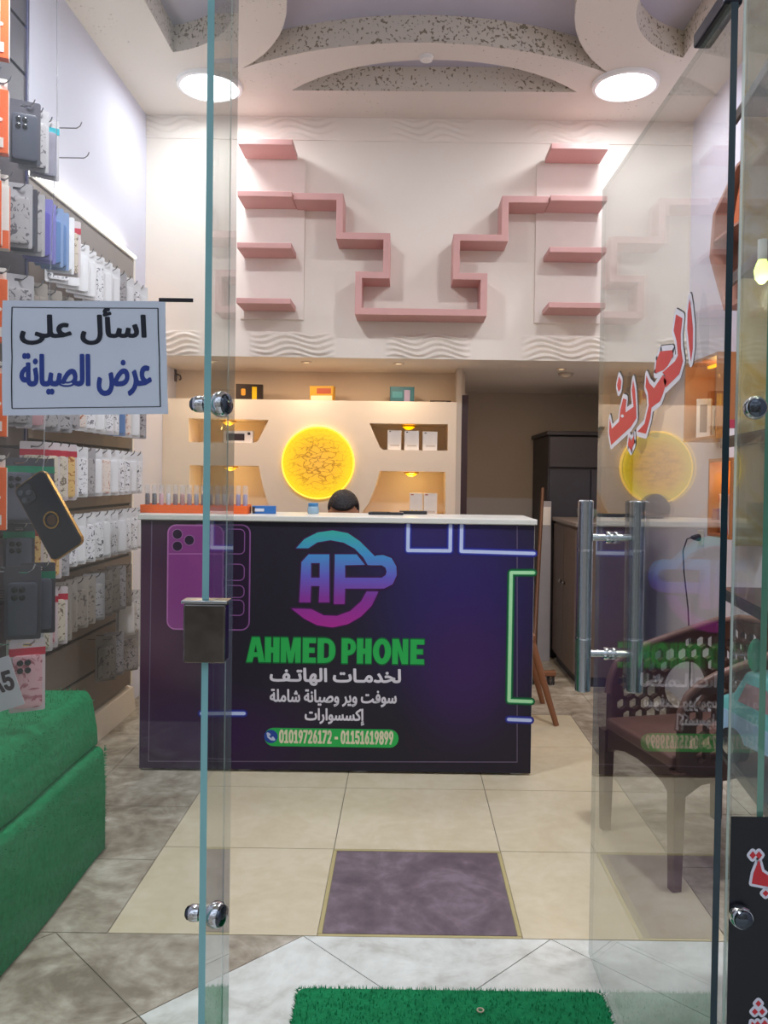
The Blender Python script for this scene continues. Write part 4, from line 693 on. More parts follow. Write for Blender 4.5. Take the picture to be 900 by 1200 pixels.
# boxes on the ledge and in the niches
def carton(name, label, cat, x0, x1, yy, z0, z1, dep, body, faces, rz=0, group=None):
    """closed carton with lid line; faces = list of (name, u0,u1,v0,v1, material, round) printed patches on the front"""
    xc = (x0+x1)/2; t = thing(name, label, cat, (xc, yy, z0), group); wd = x1-x0; h = z1-z0
    MB().box(-wd/2, wd/2, -dep/2, dep/2, 0, h).build('carton', body, None, bevel=.002).parent = t
    MB().box(-wd/2-.0007, wd/2+.0007, -dep/2-.0007, dep/2+.0007, h*.93, h+.0007).build('lid', body, None, bevel=.001).parent = t
    for nm_, u0, u1, v0, v1, mt, rd in faces:
        b = MB(); l = rrect(-wd/2+u0*wd, -wd/2+u1*wd, v0*h, v1*h, min(u1-u0, v1-v0)*.5*min(wd, h)*(1 if rd else .15)); b.plate([l], 0, frY(-dep/2-.0016)); b.build(nm_, mt, None, fix=False).parent = t
    t.rotation_euler = (0, 0, rz); return t
K = lambda n, c, **k: mat(n, c, .45, **k)
WHITEBOX = K('white_carton', '#ece6e0'); 
def on_ledge(px0, px1, yy, top):
    a, c = P(px0, 468, yy), P(px1, 468, yy); return a.x, c.x, gz, P((px0+px1)/2, top, yy).z
x0, x1, z0, z1 = on_ledge(277, 308, 5.15, 451)
carton('product_box', 'black product box with yellow print on the top ledge, left', 'box', x0, x1, 5.15, z0, z1, .07, K('black_carton', '#33241c'), [('print', .6, .78, .05, .85, K('yellow_print', '#f2c814'), False), ('print', .2, .36, .3, .72, K('amber_print', '#e0a030'), True)], .12)
x0, x1, z0, z1 = on_ledge(364, 392, 5.15, 453)
carton('product_box', 'yellow and white product box on the ledge above the glowing disc', 'box', x0, x1, 5.15, z0, z1, .07, K('yellow_carton', '#d8a428'), [('print', .05, .95, .08, .38, K('cream_print', '#efe3c4'), False), ('print', .3, .9, .5, .85, K('red_print', '#b5502a'), False)], -.1)
x0, x1, z0, z1 = on_ledge(457, 485, 5.15, 454)
carton('product_box', 'teal product box on the top ledge, right', 'box', x0, x1, 5.15, z0, z1, .07, K('teal_carton', '#2f6672'), [('print', .58, .82, .05, .8, K('lilac_print', '#9a8fae'), False), ('print', .08, .5, .3, .7, K('deep_teal_print', '#3f8590'), False)], .06)
x0, x1, z0, z1 = on_ledge(504, 528, 5.16, 465)
carton('flat_box', 'flat dark box lying at the right end of the top ledge', 'box', x0, x1, 5.16, z0, z0+.016, .09, K('dark_carton', '#4a3c34'), [('print', .2, .8, .2, .8, K('grey_print', '#8a7a6a'), False)])
zf = min(v for u, v in u_l)
a, c = P(263, 512, 5.13).x, P(297, 512, 5.13).x
carton('phone_box', 'white phone box with a dark window lying in the upper left niche', 'box', a, c, 5.13, zf, zf+.077, .06, WHITEBOX, [('window', .1, .72, .22, .78, K('dark_window', '#3a2c30'), False), ('print', .82, .92, .68, .9, K('dark_print', '#3a3030'), True)], .03)
zf = min(v for u, v in u_r)
for k, (p0, p1, tp) in enumerate(((454, 470, 504), (474, 491, 505), (495, 512, 506))):
    a, c = P(p0, 520, 5.12).x, P(p1, 520, 5.12).x; z1 = P(p0, tp, 5.12).z
    carton('phone_box', 'upright white phone box in the upper right niche, '+('left', 'middle', 'right')[k]+' of three', 'box', a, c, 5.12, zf, z1, .05, WHITEBOX,
           [('print', .12, .24, .9, .95, K('dark_print', '#3a3030'), True), ('print', .2, .85, .2, .28, K('faint_print', '#cfc4ba'), False)], (.05, -.04, .06)[k], 'white phone boxes in the niche')
zf = min(v for u, v in l_r)
for k, (p0, p1) in enumerate(((480, 495), (496.5, 512))):
    a, c = P(p0, 590, 5.12).x, P(p1, 590, 5.12).x
    carton('phone_box', 'upright white phone box in the lower right niche, '+('left', 'right')[k]+' of two', 'box', a, c, 5.12, zf, P(495, 578, 5.12).z, .05, WHITEBOX,
           [('print', .1, .3, .92, .96, K('red_print', '#b5502a'), False), ('print', .2, .85, .2, .28, K('faint_print', '#cfc4ba'), False)], (0, .02)[k], 'white phone boxes in the lower niche')

# ------------------------------------------------------------------ counter
YC = 3.455
ca, cb_ = P(163, 903, YC), P(622, 908, YC)
cx0, cx1, ch_ = -1.128, .556, 1.10
ct = thing('shop_counter', 'white-topped shop counter with a dark purple printed front', 'counter', ((cx0+cx1)/2, 3.7, 0))
WHM = mat('white_melamine', '#e6e2da', .4, var=.02)
MB().box(cx0, cx1, YC+.004, 3.84, .022, ch_-.024).build('carcass', WHM, ct, bevel=.002)
MB().box(cx0-.006, cx1+.008, YC-.012, 3.855, ch_-.0235, ch_).build('countertop', mat('pale_countertop', '#dcdcd6', .3, var=.03), ct, bevel=.003)
for x in (cx0+.03, cx0+.45, cx0+.95, cx1-.06):
    for y in (3.5, 3.79): MB().box(x-.025, x+.025, y-.03, y+.03, 0, .0225).build('foot', WHM, ct, bevel=.002)
def print_mat():
    M = bpy.data.materials.new('printed_front'); M.use_nodes = True; nt = M.node_tree; b = nt.nodes['Principled BSDF']
    tc = nt.nodes.new('ShaderNodeTexCoord')
    def blob(cx, cz, r0, r1):
        mp = nt.nodes.new('ShaderNodeMapping'); mp.inputs['Location'].default_value = (-cx, 0, -cz)
        nt.links.new(tc.outputs['Object'], mp.inputs[0]); s = nt.nodes.new('ShaderNodeVectorMath'); s.operation = 'MULTIPLY'; s.inputs[1].default_value = (1/r0, 0, 1/r1)
        nt.links.new(mp.outputs[0], s.inputs[0]); l = nt.nodes.new('ShaderNodeVectorMath'); l.operation = 'LENGTH'; nt.links.new(s.outputs[0], l.inputs[0])
        mr = nt.nodes.new('ShaderNodeMapRange'); mr.interpolation_type = 'SMOOTHSTEP'; mr.inputs[1].default_value = 1; mr.inputs[2].default_value = 0; nt.links.new(l.outputs['Value'], mr.inputs[0]); return mr.outputs[0]
    col = None; base = lin('#2a2632')
    for f, c in ((blob(-.80, .62, .42, .85), '#52284a'), (blob(.52, .75, .55, .6), '#342868'), (blob(-.6, .15, .7, .3), '#3a1f4c'), (blob(.55, .45, .35, .45), '#41285c'), (blob(.35, 1.0, .5, .25), '#352c66')):
        mx = nt.nodes.new('ShaderNodeMix'); mx.data_type = 'RGBA'; nt.links.new(f, mx.inputs[0]); mx.inputs[7].default_value = lin(c)
        if col is None: mx.inputs[6].default_value = base
        else: nt.links.new(col, mx.inputs[6])
        col = mx.outputs[2]
    nt.links.new(col, b.inputs['Base Color']); b.inputs['Roughness'].default_value = .4; b.inputs['Specular IOR Level'].default_value = .25
    return M
MB().box(cx0+.004, cx1-.002, YC, YC+.0045, .01, ch_-.026).build('printed_panel', print_mat(), ct)
ff = lambda o_: (lambda u, v, w_: Vector((u, YC-.0006-o_-w_, v)))
def cp(x, y): q = P(x, y, YC); return (q.x, q.z)
def flat(name, mt, polys=(), lines=(), off=0, label=None):
    """printed shapes: polys = lists of loops, lines = (points, half width, closed)"""
    b = MB(); f_ = ff(off)
    for j, l in enumerate(polys): b.plate(l, 0, lambda u, v, w_: f_(u, v, 1.6e-4+1e-5*(j % 4)))
    for pts, wd, cl in lines: b.ribbon(pts, wd, f_, cl)
    o = b.build(name, mt, ct, fix=False)
    if label: o['label'] = label
    return o
PR = lambda n, c: mat(n, c, .42, var=.02, spec=.25)
bl = [cp(178, 610), cp(174, 892), cp(606, 893), cp(606, 610)]
flat('border_line', PR('mauve_print', '#6d5f78'), lines=[(bl[:3], .0022, False), ([bl[2], bl[3]], .0018, False)])
# printed magenta phone and its dark twin
p0, p1 = cp(196, 737), cp(262, 616)
flat('phone_print', PR('dark_plum_print', '#2c1c34'), [[rrect(cp(222, 737)[0], cp(292, 737)[0], p0[1], p1[1]+.004, .035)]], off=.0002)
flat('phone_print_outline', PR('violet_line', '#8d5a95'), lines=[(rrect(cp(222, 737)[0], cp(292, 737)[0], p0[1], p1[1]+.004, .035), .003, True)] +
     [(rrect(cp(262, 700)[0], cp(286, 700)[0], cp(270, y1)[1], cp(270, y0)[1], .02), .002, True) for y0, y1 in ((620, 649), (661, 680), (686, 700), (703, 721))], off=.0004)
flat('phone_print', ramp_mat('magenta_gradient', 2, -.1, .4, [(0, '#a63a96'), (1, '#93428e')], .42), [[rrect(p0[0], p1[0], p0[1], p1[1], .035)]], off=.0006, label='magenta phone printed on the counter front')
flat('phone_print_outline', PR('pink_line', '#c57bbd'), lines=[(rrect(p0[0], p1[0], p0[1], p1[1], .035), .0028, True), ([cp(198, 649), cp(262, 649)], .0018, False)], off=.0008)
flat('camera_print', PR('dark_lens_print', '#31203a'), [[circ(*cp(x, y), .0215)] for x, y in ((208, 626), (222, 633), (208, 640))], off=.0010)
flat('camera_print_ring', PR('mauve_ring', '#a873a8'), lines=[(circ(*cp(x, y), .0215), .0016, True) for x, y in ((208, 626), (222, 633), (208, 640))], off=.0012)
# printed neon tubes
xr = cx1-.003; zt_ = ch_-.028
n_blue = [[(cp(478, 645)[0], zt_), cp(478, 645), cp(527.5, 645.5), (cp(527.5, 645)[0], zt_)], [(cp(540.5, 646)[0], zt_), cp(540.5, 646), (xr, cp(620, 648.5)[1])],
          [cp(596, 843), (xr-.003, cp(620, 844)[1])], [cp(236, 836), cp(286, 836)]]
n_green = [[(xr, cp(620, 671)[1]), cp(599, 671), cp(596.5, 821), (xr, cp(620, 822)[1])]]
def neon(nm, lines, halo2, halo, core):
    for k, (c, wd) in enumerate(((halo2, .019), (halo, .012), (core, .0072))):
        for l in lines: flat(nm+('_halo', '_glow', '')[k]+'_print', PR(nm+str(k)+'_ink', c), lines=[(l, wd if wd < .019 else .017, False)], off=.0002+.0002*k)
neon('blue_neon', n_blue, '#2c2c80', '#3f48b4', '#c6d4f6'); neon('green_neon', n_green, '#1c5438', '#1f8a50', '#b4ecb8')
# logo
def lg(pts): return [cp(280+x/3.913, 610+y/3.913) for x, y in pts]
LOGO = [[lg([(262, 127), (300, 85), (360, 55), (430, 45), (500, 58), (555, 95), (595, 135), (628, 168), (610, 204), (590, 204), (570, 168), (530, 128), (480, 101), (420, 90), (360, 100), (318, 127)])],
        [lg([(320, 155), (415, 155), (415, 375), (366, 375), (370, 300), (331, 300), (328, 375), (277, 375), (287, 190)]), lg([(331, 195), (371, 195), (370, 262), (331, 262)])],
        [lg([(440, 155), (540, 155), (578, 203), (487, 205), (487, 262), (655, 262), (672, 250), (677, 235), (672, 216), (655, 205), (600, 205), (628, 160), (662, 158), (700, 172), (722, 210), (724, 250), (705, 292), (665, 312), (487, 312), (485, 383), (435, 383)])],
        [lg([(240, 403), (300, 450), (360, 480), (430, 490), (500, 475), (560, 440), (610, 390), (640, 325), (585, 325), (560, 370), (510, 415), (450, 437), (390, 435), (330, 405)])]]
lz0, lz1 = cp(400, 735)[1], cp(400, 621)[1]
oc = ct.location
flat('logo_shadow', PR('logo_shadow_ink', '#45224f'), LOGO, [(l, .006, True) for g in LOGO for l in g], off=.0002)
flat('logo', ramp_mat('logo_gradient', 2, lz0-oc.z, lz1-oc.z, [(0, '#b02f98'), (.3, '#8a3a9e'), (.52, '#6a62c8'), (.75, '#4a97d4'), (1, '#3fb5a6')], .42), LOGO, off=.0005)
# wording
GRN = PR('green_ink', '#2fb457'); GRN_E = PR('dark_green_ink', '#1a6b3a'); WHP = PR('white_ink', '#e4e0ea')
def words(nm, key, x0, x1, y0, y1, mt, bold, off, label=None, part=None):
    a, c = cp(x0, (y0+y1)/2), cp(x1, (y0+y1)/2); bt, tp = cp((x0+x1)/2, y1), cp((x0+x1)/2, y0)
    lettering(nm, key, a[0]+bold, c[0]-bold, bt[1]+bold, tp[1]-bold, ff(off), mt, ct, bold, label, part)
for part in ((0, 530), (530, 1001)):
    words('lettering_outline', 'shop', 288, 498, 746.5, 778.5, GRN_E, .0032, .0002, None, part)
    words('lettering', 'shop', 289, 497, 748, 777, GRN, .0006, .0005, 'bold green capital lettering', part)
words('lettering', 'services', 316, 470, 783, 804, WHP, .0028, .0004); words('lettering', 'software', 316, 465, 808, 828, WHP, .002, .0004); words('lettering', 'accessories', 357, 427, 830, 850, WHP, .002, .0004)
pl0, pl1 = cp(310, 863), cp(467, 864); 
flat('number_strip', GRN, [[rrect(pl0[0], pl1[0], pl0[1]-.041, pl0[1]+.038, .038)]], off=.0002, label='green rounded strip with two phone numbers')
words('lettering', 'phone', 327, 461, 855.5, 872, PR('cream_ink', '#e8e0c4'), .0025, .0005)
ic = cp(317.5, 863); flat('phone_icon', PR('icon_blue', '#2b4aa0'), [[circ(*ic, .029)]], off=.0004)
flat('phone_icon_handset', PR('icon_white', '#c8d0e8'), lines=[([(ic[0]-.014, ic[1]+.013), (ic[0]-.011, ic[1]-.002), (ic[0]+.001, ic[1]-.012), (ic[0]+.014, ic[1]-.013)], .0042, False), ([(ic[0]-.014, ic[1]+.013), (ic[0]-.006, ic[1]+.008)], .005, False), ([(ic[0]+.014, ic[1]-.013), (ic[0]+.008, ic[1]-.005)], .005, False)], off=.0006)

# tray of clear tubes on the counter
ORANGE = mat('orange_plastic', '#ee6a2c', .4, var=.04)
CLEARP = mat('frosted_clear_plastic', '#d9dadf', .25, var=.05, alpha=.22)
yt = 3.62
ta, tb = P(168, 603, yt).x, P(292, 603, yt).x
tr_ = thing('display_tray', 'orange counter tray holding a row of clear tubes', 'tray', ((ta+tb)/2, yt, ch_))
trb = MB().box(ta, tb, yt-.045, yt+.05, ch_+.0003, ch_+.012); trb.box(ta, tb, yt-.045, yt-.041, ch_+.012, ch_+.036); trb.box(ta, tb, yt+.046, yt+.05, ch_+.012, ch_+.04); trb.box(ta, ta+.004, yt-.041, yt+.046, ch_+.012, ch_+.036); trb.box(tb-.004, tb, yt-.041, yt+.046, ch_+.012, ch_+.036)
trb.build('tray', ORANGE, tr_, bevel=.001)
MB().box(ta+.28, ta+.37, yt-.0468, yt-.0455, ch_+.006, ch_+.03).build('price_strip', mat('pink_strip', '#e07a78', .5), tr_)
fill = ['#3a2430', '#2e2630', '#d8a8b4', '#d8d4d8', '#7a5a5c', '#b87a72', '#a08a98', '#9a92a0', '#4a4048', '#4c3f48', '#b4aab4', '#c8c0c8', '#c09088', '#8e82a8', '#a098b4']
adj = ['black', 'charcoal', 'pink', 'white', 'brown', 'terracotta', 'mauve', 'lavender grey', 'dark grey', 'smoky', 'silver', 'pale', 'peach', 'violet', 'lilac']
n_t = 15
for k in range(n_t):
    x = ta+.018+(tb-ta-.036)*k/(n_t-1); t = thing('clear_tube', f'clear tube with {adj[k]} filling, {["first","second","third","fourth","fifth","sixth","seventh","eighth","ninth","tenth","eleventh","twelfth","thirteenth","fourteenth","last"][k]} from the left in the orange tray', 'tube', (x, yt, ch_+.0125), 'clear tubes in the orange tray')
    z0 = ch_+.0125
    MB().lathe([(0, 0), (.0115, 0), (.0125, .002), (.0125, .022), (0, .022)], (x, yt, z0), n=14).build('base', ORANGE if k % 2 else mat('dark_cap', '#5a3a34', .5), t, smooth=True)
    MB().lathe([(0, .0225), (.0095, .0225), (.0095, .068), (.006, .073), (0, .073)], (x, yt, z0), n=12).build('filling', mat('filling_'+adj[k].replace(' ', '_'), fill[k], .4), t, smooth=True)
    MB().lathe([(0, .022), (.0118, .0222), (.0118, .108), (.009, .112), (0, .112)], (x, yt, z0), n=14).build('tube', CLEARP, t, smooth=True)
# small things on the counter
a = P(296, 600, 3.66)
carton('product_box', 'small blue box lying on the counter beside the orange tray', 'box', a.x, a.x+.105, 3.66, ch_+.0003, ch_+.034, .06, K('blue_carton', '#2f6db4'), [('print', .1, .5, .3, .7, K('white_print', '#d8dce4'), False), ('print', .0, .12, .1, .9, K('dark_print', '#3a3030'), False)], .15)
a = P(367, 600, 3.70)
t = thing('glass_jar', 'small clear jar with blue lid band on the counter left of the person', 'jar', (a.x, 3.70, ch_))
MB().lathe([(0, .0004), (.024, .0004), (.026, .004), (.026, .028), (.022, .034), (0, .034)], (a.x, 3.70, ch_), n=20).build('body', mat('pale_blue_glass', '#9fc3d8', .15, var=.05, alpha=.7), t, smooth=True)
MB().lathe([(0, .0342), (.023, .0342), (.0235, .046), (.02, .05), (0, .05)], (a.x, 3.70, ch_), n=20).build('lid', mat('blue_lid', '#3d7eb0', .35), t, smooth=True)
a = P(432, 600, 3.72)
t = thing('card_reader', 'flat black device lying on the counter right of the person', 'device', (a.x+.1, 3.72, ch_))
MB().box(a.x, a.x+.16, 3.68, 3.75, ch_+.0004, ch_+.012).build('body', mat('black_plastic', '#26262c', .4), t, bevel=.003)
MB().box(a.x+.015, a.x+.1, 3.69, 3.74, ch_+.0121, ch_+.0135).build('screen', mat('dark_glass_screen', '#10141c', .1), t)
a = P(468, 600, 3.80)
t = thing('remote_control', 'slim black remote with yellow buttons on the counter', 'remote', (a.x+.06, 3.80, ch_))
MB().box(a.x, a.x+.13, 3.785, 3.825, ch_+.0004, ch_+.016).build('body', MATS['black_plastic'], t, bevel=.004)
for k in range(5): MB().lathe([(0, .0165), (.004, .0165), (.004, .019), (0, .0195)], (a.x+.02+k*.02, 3.805, ch_), n=10).build('button', K('yellow_print', '#f2c814'), t, smooth=True)

# ------------------------------------------------------------------ slat walls with hanging phone cases
SLAT = mat('grey_brown_slat', '#6f6056', .55, var=.08, scale=4); SLATD = mat('slat_groove', '#2d2624', .7); SLATG = mat('slat_top_board', '#9a928d', .5, var=.04)
HOOKM = mat('hook_wire', '#aeb0b4', .25, 1)
SX = -1.452
def ordn(k): return ['first', 'second', 'third', 'fourth', 'fifth', 'sixth', 'seventh', 'eighth', 'ninth', 'tenth', 'eleventh', 'twelfth', 'thirteenth', 'fourteenth', 'fifteenth'][k]
sw = thing('slat_wall', 'low grey brown slat wall of phone cases with a lit top edge', 'slat wall', (LX, 3.7, 0))
levels = [2.25, 1.96, 1.68, 1.40, 1.115, .85, .70, .54]
b = MB(); b.mi = 1; b.box(LX+.0005, SX-.012, 3.12, 4.30, .15, 2.39); b.mi = 0
edges_ = [2.40]+[z-.004 for z in levels[:6]]+[.53, .34, .15]
for k in range(len(edges_)-1):
    b.mi = 2 if k == 0 else 0
    b.box(SX-.0125, SX, 3.12, 4.30, edges_[k+1]+.007, edges_[k]-.007)
b.build('slat_panel', [SLAT, SLATD, SLATG], sw)
MB().box(LX+.0005, SX+.004, 4.3003, 4.325, .145, 2.405).build('end_trim', mat('white_trim', '#efe9e2', .5), sw, bevel=.002)
MB().box(LX+.0005, SX+.006, 3.12, 4.30, 2.4003, 2.412).build('top_trim', MATS['white_trim'], sw, bevel=.001)
MB().box(LX+.02, SX+.007, 3.12, 4.325, 2.4125, 2.424).build('light_strip', mat('led_strip', '#fff4e0', .5, emis=9, ecol='#fff6e8', var=0), sw)
MB().box(LX+.006, SX-.006, 4.3253, 4.331, 1.95, 2.40).build('light_strip', mat('warm_led_strip', '#ffb45c', .5, emis=3.0, ecol='#ffa040', var=0), sw)
struct('baseboard_left', MB().prism([(LX, 2.75, 0), (LX+.075, 2.75, 0), (LX+.06, 2.75, .125), (LX, 2.75, .14)], (0, 1.6, 0)), mat('cream_baseboard', '#e6ddd2', .45, var=.04), 'cream sloping baseboard under the slat wall', 'baseboard', bevel=.003)
tw = thing('slat_wall', 'tall dark slat wall nearest the shopfront with orange boxes on hooks', 'slat wall', (LX, 2.4, 0))
b = MB(); b.mi = 1; b.box(LX+.0005, SX-.012, 1.75, 3.085, .15, 3.2); b.mi = 0
tl = [3.2, 2.95, 2.77, 2.48, 2.19, 1.90, 1.61, 1.32, 1.04, .80, .5, .15]
for k in range(len(tl)-1): b.box(SX-.0125, SX, 1.75, 3.085, tl[k+1]+.003, tl[k]-.011)
b.build('slat_panel', [mat('dark_slat', '#4a444c', .5, var=.1), SLATD], tw)
MB().box(LX+.0005, SX+.006, 3.0853, 3.10, .145, 3.2).build('end_trim', mat('blue_black_trim', '#34325a', .4), tw, bevel=.002)
def hook(root, y, z, x1):
    MB().tube([(SX-.004, y, z), (x1+.012, y, z), (x1+.024, y, z+.008), (x1+.03, y, z+.022)], .0022, 6).build('hook', HOOKM, root, smooth=True)

def scribble(name, base, ink, scale=60, lo=.56, zs=1):
    M = bpy.data.materials.new(name); M.use_nodes = True; nt = M.node_tree; b = nt.nodes['Principled BSDF']
    tc = nt.nodes.new('ShaderNodeTexCoord'); oi = nt.nodes.new('ShaderNodeObjectInfo'); ad = nt.nodes.new('ShaderNodeVectorMath'); ad.operation = 'MULTIPLY_ADD'
    cb = nt.nodes.new('ShaderNodeCombineXYZ')
    for k in range(3): nt.links.new(oi.outputs['Random'], cb.inputs[k])
    ad.inputs[1].default_value = (9, 9, 9); nt.links.new(cb.outputs[0], ad.inputs[0]); nt.links.new(tc.outputs['Object'], ad.inputs[2])
    no = nt.nodes.new('ShaderNodeTexNoise'); no.inputs['Scale'].default_value = scale; no.inputs['Detail'].default_value = 3; no.inputs['Distortion'].default_value = 1.5
    nt.links.new(ad.outputs[0], no.inputs['Vector'])
    cr = nt.nodes.new('ShaderNodeValToRGB'); e = cr.color_ramp.elements; e[0].position, e[0].color = lo, lin(base); e[1].position, e[1].color = lo+.05, lin(ink)
    nt.links.new(no.outputs['Fac'], cr.inputs[0]); nt.links.new(cr.outputs[0], b.inputs['Base Color']); b.inputs['Roughness'].default_value = .3
    return M
CARD = mat('white_card', '#dcd9dc', .5, var=.03); CARDG = mat('grey_card', '#a9a4a8', .45, var=.08); CARDP = mat('pinkish_card', '#cdbfc2', .5, var=.06)
CARDD = mat('dark_card', '#4a4650', .4, var=.15); FILM = mat('clear_bag', '#c8c8d0', .12, var=.1, alpha=.28)
def pack(case_m, card_m=CARD, head_m=None, lens=False, wd=.094, ht=.19):
    """hanging phone case pack, hole of the header at the origin, front towards -Y"""
    t = thing('phone_case_pack', '', 'phone case')
    o = MB().plate([rrect(-wd/2, wd/2, -ht, .018, .006), rrect(-.012, .012, -.004, .005, .003)], .0025, frY(0)).build('card', card_m, None); o.parent = t
    c = MB().plate([rrect(-wd/2+.009, wd/2-.009, -ht+.012, -.028, .011)], .010, frY(-.0106)).build('phone_case', case_m, None, bevel=.0015, smooth=True); c.parent = t
    if head_m:
        h = MB().box(-wd/2-.0006, wd/2+.0006, -.0012, .0031, -.03, -.008).build('header', head_m, None); h.parent = t
    if lens:
        l = MB()
        for x, z in ((-.02, -.048), (-.02, -.07), (.0, -.048), (.0, -.07)): l.lathe([(0, -.0145), (.006, -.0145), (.0085, -.013), (.0085, -.0105), (0, -.0105)], (x, 0, z), (0, 1, 0), n=10)
        l.build('camera_cutout', mat('lens_black', '#17171c', .2), None, smooth=True).parent = t
    return t
TPL = {'white': pack(scribble('white_case_print', '#e2dfe4', '#4e4a54', 70, .57)), 'plain': pack(mat('white_case', '#e4e2e6', .4, var=.02)),
       'grey': pack(scribble('grey_case_print', '#a6a0a2', '#5c565c', 50, .55), CARDG), 'floral': pack(scribble('floral_case_print', '#e2d3cc', '#b0603c', 60, .57)),
       'dark': pack(mat('dark_case', '#4b4c58', .25), CARDD, None, True), 'red': pack(scribble('beige_case_print', '#cdbfae', '#7a6a5a', 55, .55), CARDP, mat('red_header', '#b8243c', .4)),
       'green': pack(mat('smoky_case', '#5a5a68', .25, var=.2), CARDD, mat('green_header', '#157a5a', .4), True), 'purple': pack(mat('violet_case', '#5f55a8', .3), mat('violet_card', '#7a74b4', .4)),
       'blue': pack(mat('steel_blue_case', '#5c7cae', .3), mat('blue_card', '#7f95bc', .4)), 'pink': pack(scribble('pink_case_print', '#cf9fa6', '#a05a66', 30, .55), CARDP, MATS['red_header'], True),
       'brown': pack(scribble('taupe_case_print', '#8b7f76', '#5a5048', 40, .55), mat('taupe_card', '#958a82', .4)), 'teal': pack(mat('silver_case', '#a9a4b4', .2, .4, var=.25), CARDG, mat('teal_header', '#17909c', .4)),
       'gold': pack(scribble('gold_case_print', '#d8b070', '#a0602c', 40, .55), CARDP, MATS['red_header'])}
LOOK = {'white': 'white phone case pack with dark scribbled print', 'plain': 'plain white phone case pack', 'grey': 'grey phone case pack with faint print', 'floral': 'pale phone case pack with rust floral print',
        'dark': 'dark phone case pack', 'red': 'beige phone case pack with red header', 'green': 'smoky phone case pack with green header', 'purple': 'violet phone case pack', 'blue': 'steel blue phone case pack',
        'pink': 'pink phone case pack with red header', 'brown': 'taupe phone case pack', 'teal': 'silvery phone case pack with teal header', 'gold': 'golden phone case pack with red header'}
rown = ['top', 'second', 'third', 'fourth', 'fifth', 'sixth', 'seventh', 'bottom']
n_hook = 0
def row(root, z, ys, styles, rname, wall, x=-1.362, a0=48, jit=5, grp='phone case packs on the slat walls'):
    n = len(ys)
    for i, y in enumerate(ys):
        s = styles[i % len(styles)]
        hook(root, y, z, x)
        far = n-1-i
        pos = 'at far end' if far == 0 else f'{ordn(far)} from far end'
        dup(TPL[s], (x+random.uniform(-.006, .006), y, z-.001), math.radians(90-a0+random.uniform(-jit, jit)), f'{LOOK[s]}, {pos}, {rname} row, {wall} wall', grp)
def seq(a, b_, n): return [a+(b_-a)*i/(n-1) for i in range(n)]
row(sw, 2.20, seq(3.17, 4.10, 11), ['white', 'plain', 'plain', 'plain', 'white', 'plain', 'plain', 'grey', 'plain', 'white', 'plain'], 'top', 'low')
row(sw, 1.92, seq(3.17, 4.10, 9), ['white', 'plain', 'grey', 'plain', 'white'], 'second', 'low')
row(sw, 1.64, seq(3.17, 4.10, 11), ['grey', 'grey', 'floral', 'white', 'plain', 'white', 'white', 'blue', 'floral', 'plain', 'grey'], 'third', 'low')
row(sw, 1.362, seq(3.17, 4.08, 11), ['red', 'floral', 'white', 'grey', 'plain', 'floral', 'plain', 'white', 'white', 'plain', 'white'], 'fourth', 'low')
row(sw, 1.082, seq(3.17, 4.10, 11), ['grey', 'white', 'plain', 'white', 'white', 'plain', 'white', 'plain', 'white', 'white', 'plain'], 'fifth', 'low')
row(sw, .815, seq(3.17, 3.93, 9), ['red', 'brown', 'brown', 'brown', 'grey', 'brown', 'brown', 'grey', 'brown'], 'sixth', 'low')
row(sw, .665, seq(3.98, 4.12, 3), ['plain', 'white', 'plain'], 'seventh', 'low')
row(sw, .505, seq(3.72, 3.82, 2), ['brown', 'grey'], 'eighth', 'low')
row(sw, .475, [4.04, 4.12], ['grey', 'plain'], 'bottom', 'low')
# nearer, taller wall
XN = -1.27
row(tw, 2.48, [2.70, 2.76, 2.83], ['dark', 'grey', 'teal'], 'top', 'tall', XN, 62)
row(tw, 2.19, seq(2.64, 3.02, 9), ['grey', 'dark', 'grey', 'purple', 'purple', 'blue', 'blue', 'plain', 'red'], 'second', 'tall', XN, 68, 3)
row(tw, 1.90, seq(2.66, 2.98, 4), ['grey', 'brown', 'brown', 'brown'], 'third', 'tall', XN, 55)
row(tw, 1.78, [2.60, 2.68], ['green', 'teal'], 'short third', 'tall', XN+.06, 60)
row(tw, 1.61, seq(2.64, 2.98, 4), ['grey', 'pink', 'grey', 'grey'], 'fourth', 'tall', XN, 55)
row(tw, 1.36, seq(2.78, 3.0, 4), ['red', 'red', 'red', 'gold'], 'fifth', 'tall', XN, 50)
row(tw, 1.30, seq(2.56, 2.70, 3), ['green', 'green', 'green'], 'short fifth', 'tall', XN+.05, 55)
row(tw, 1.085, seq(2.66, 2.94, 5), ['green', 'gold', 'red', 'gold', 'grey'], 'sixth', 'tall', XN, 66, 4)
row(tw, .99, [2.28, 2.37], ['dark', 'green'], 'protruding sixth', 'tall', -1.07, 75, 3)
row(tw, .845, seq(2.66, 2.96, 6), ['gold', 'grey', 'red', 'pink', 'red', 'brown'], 'seventh', 'tall', XN+.01, 66, 4)
row(tw, .78, [2.30], ['pink'], 'bottom', 'tall', -1.075, 60, 3)
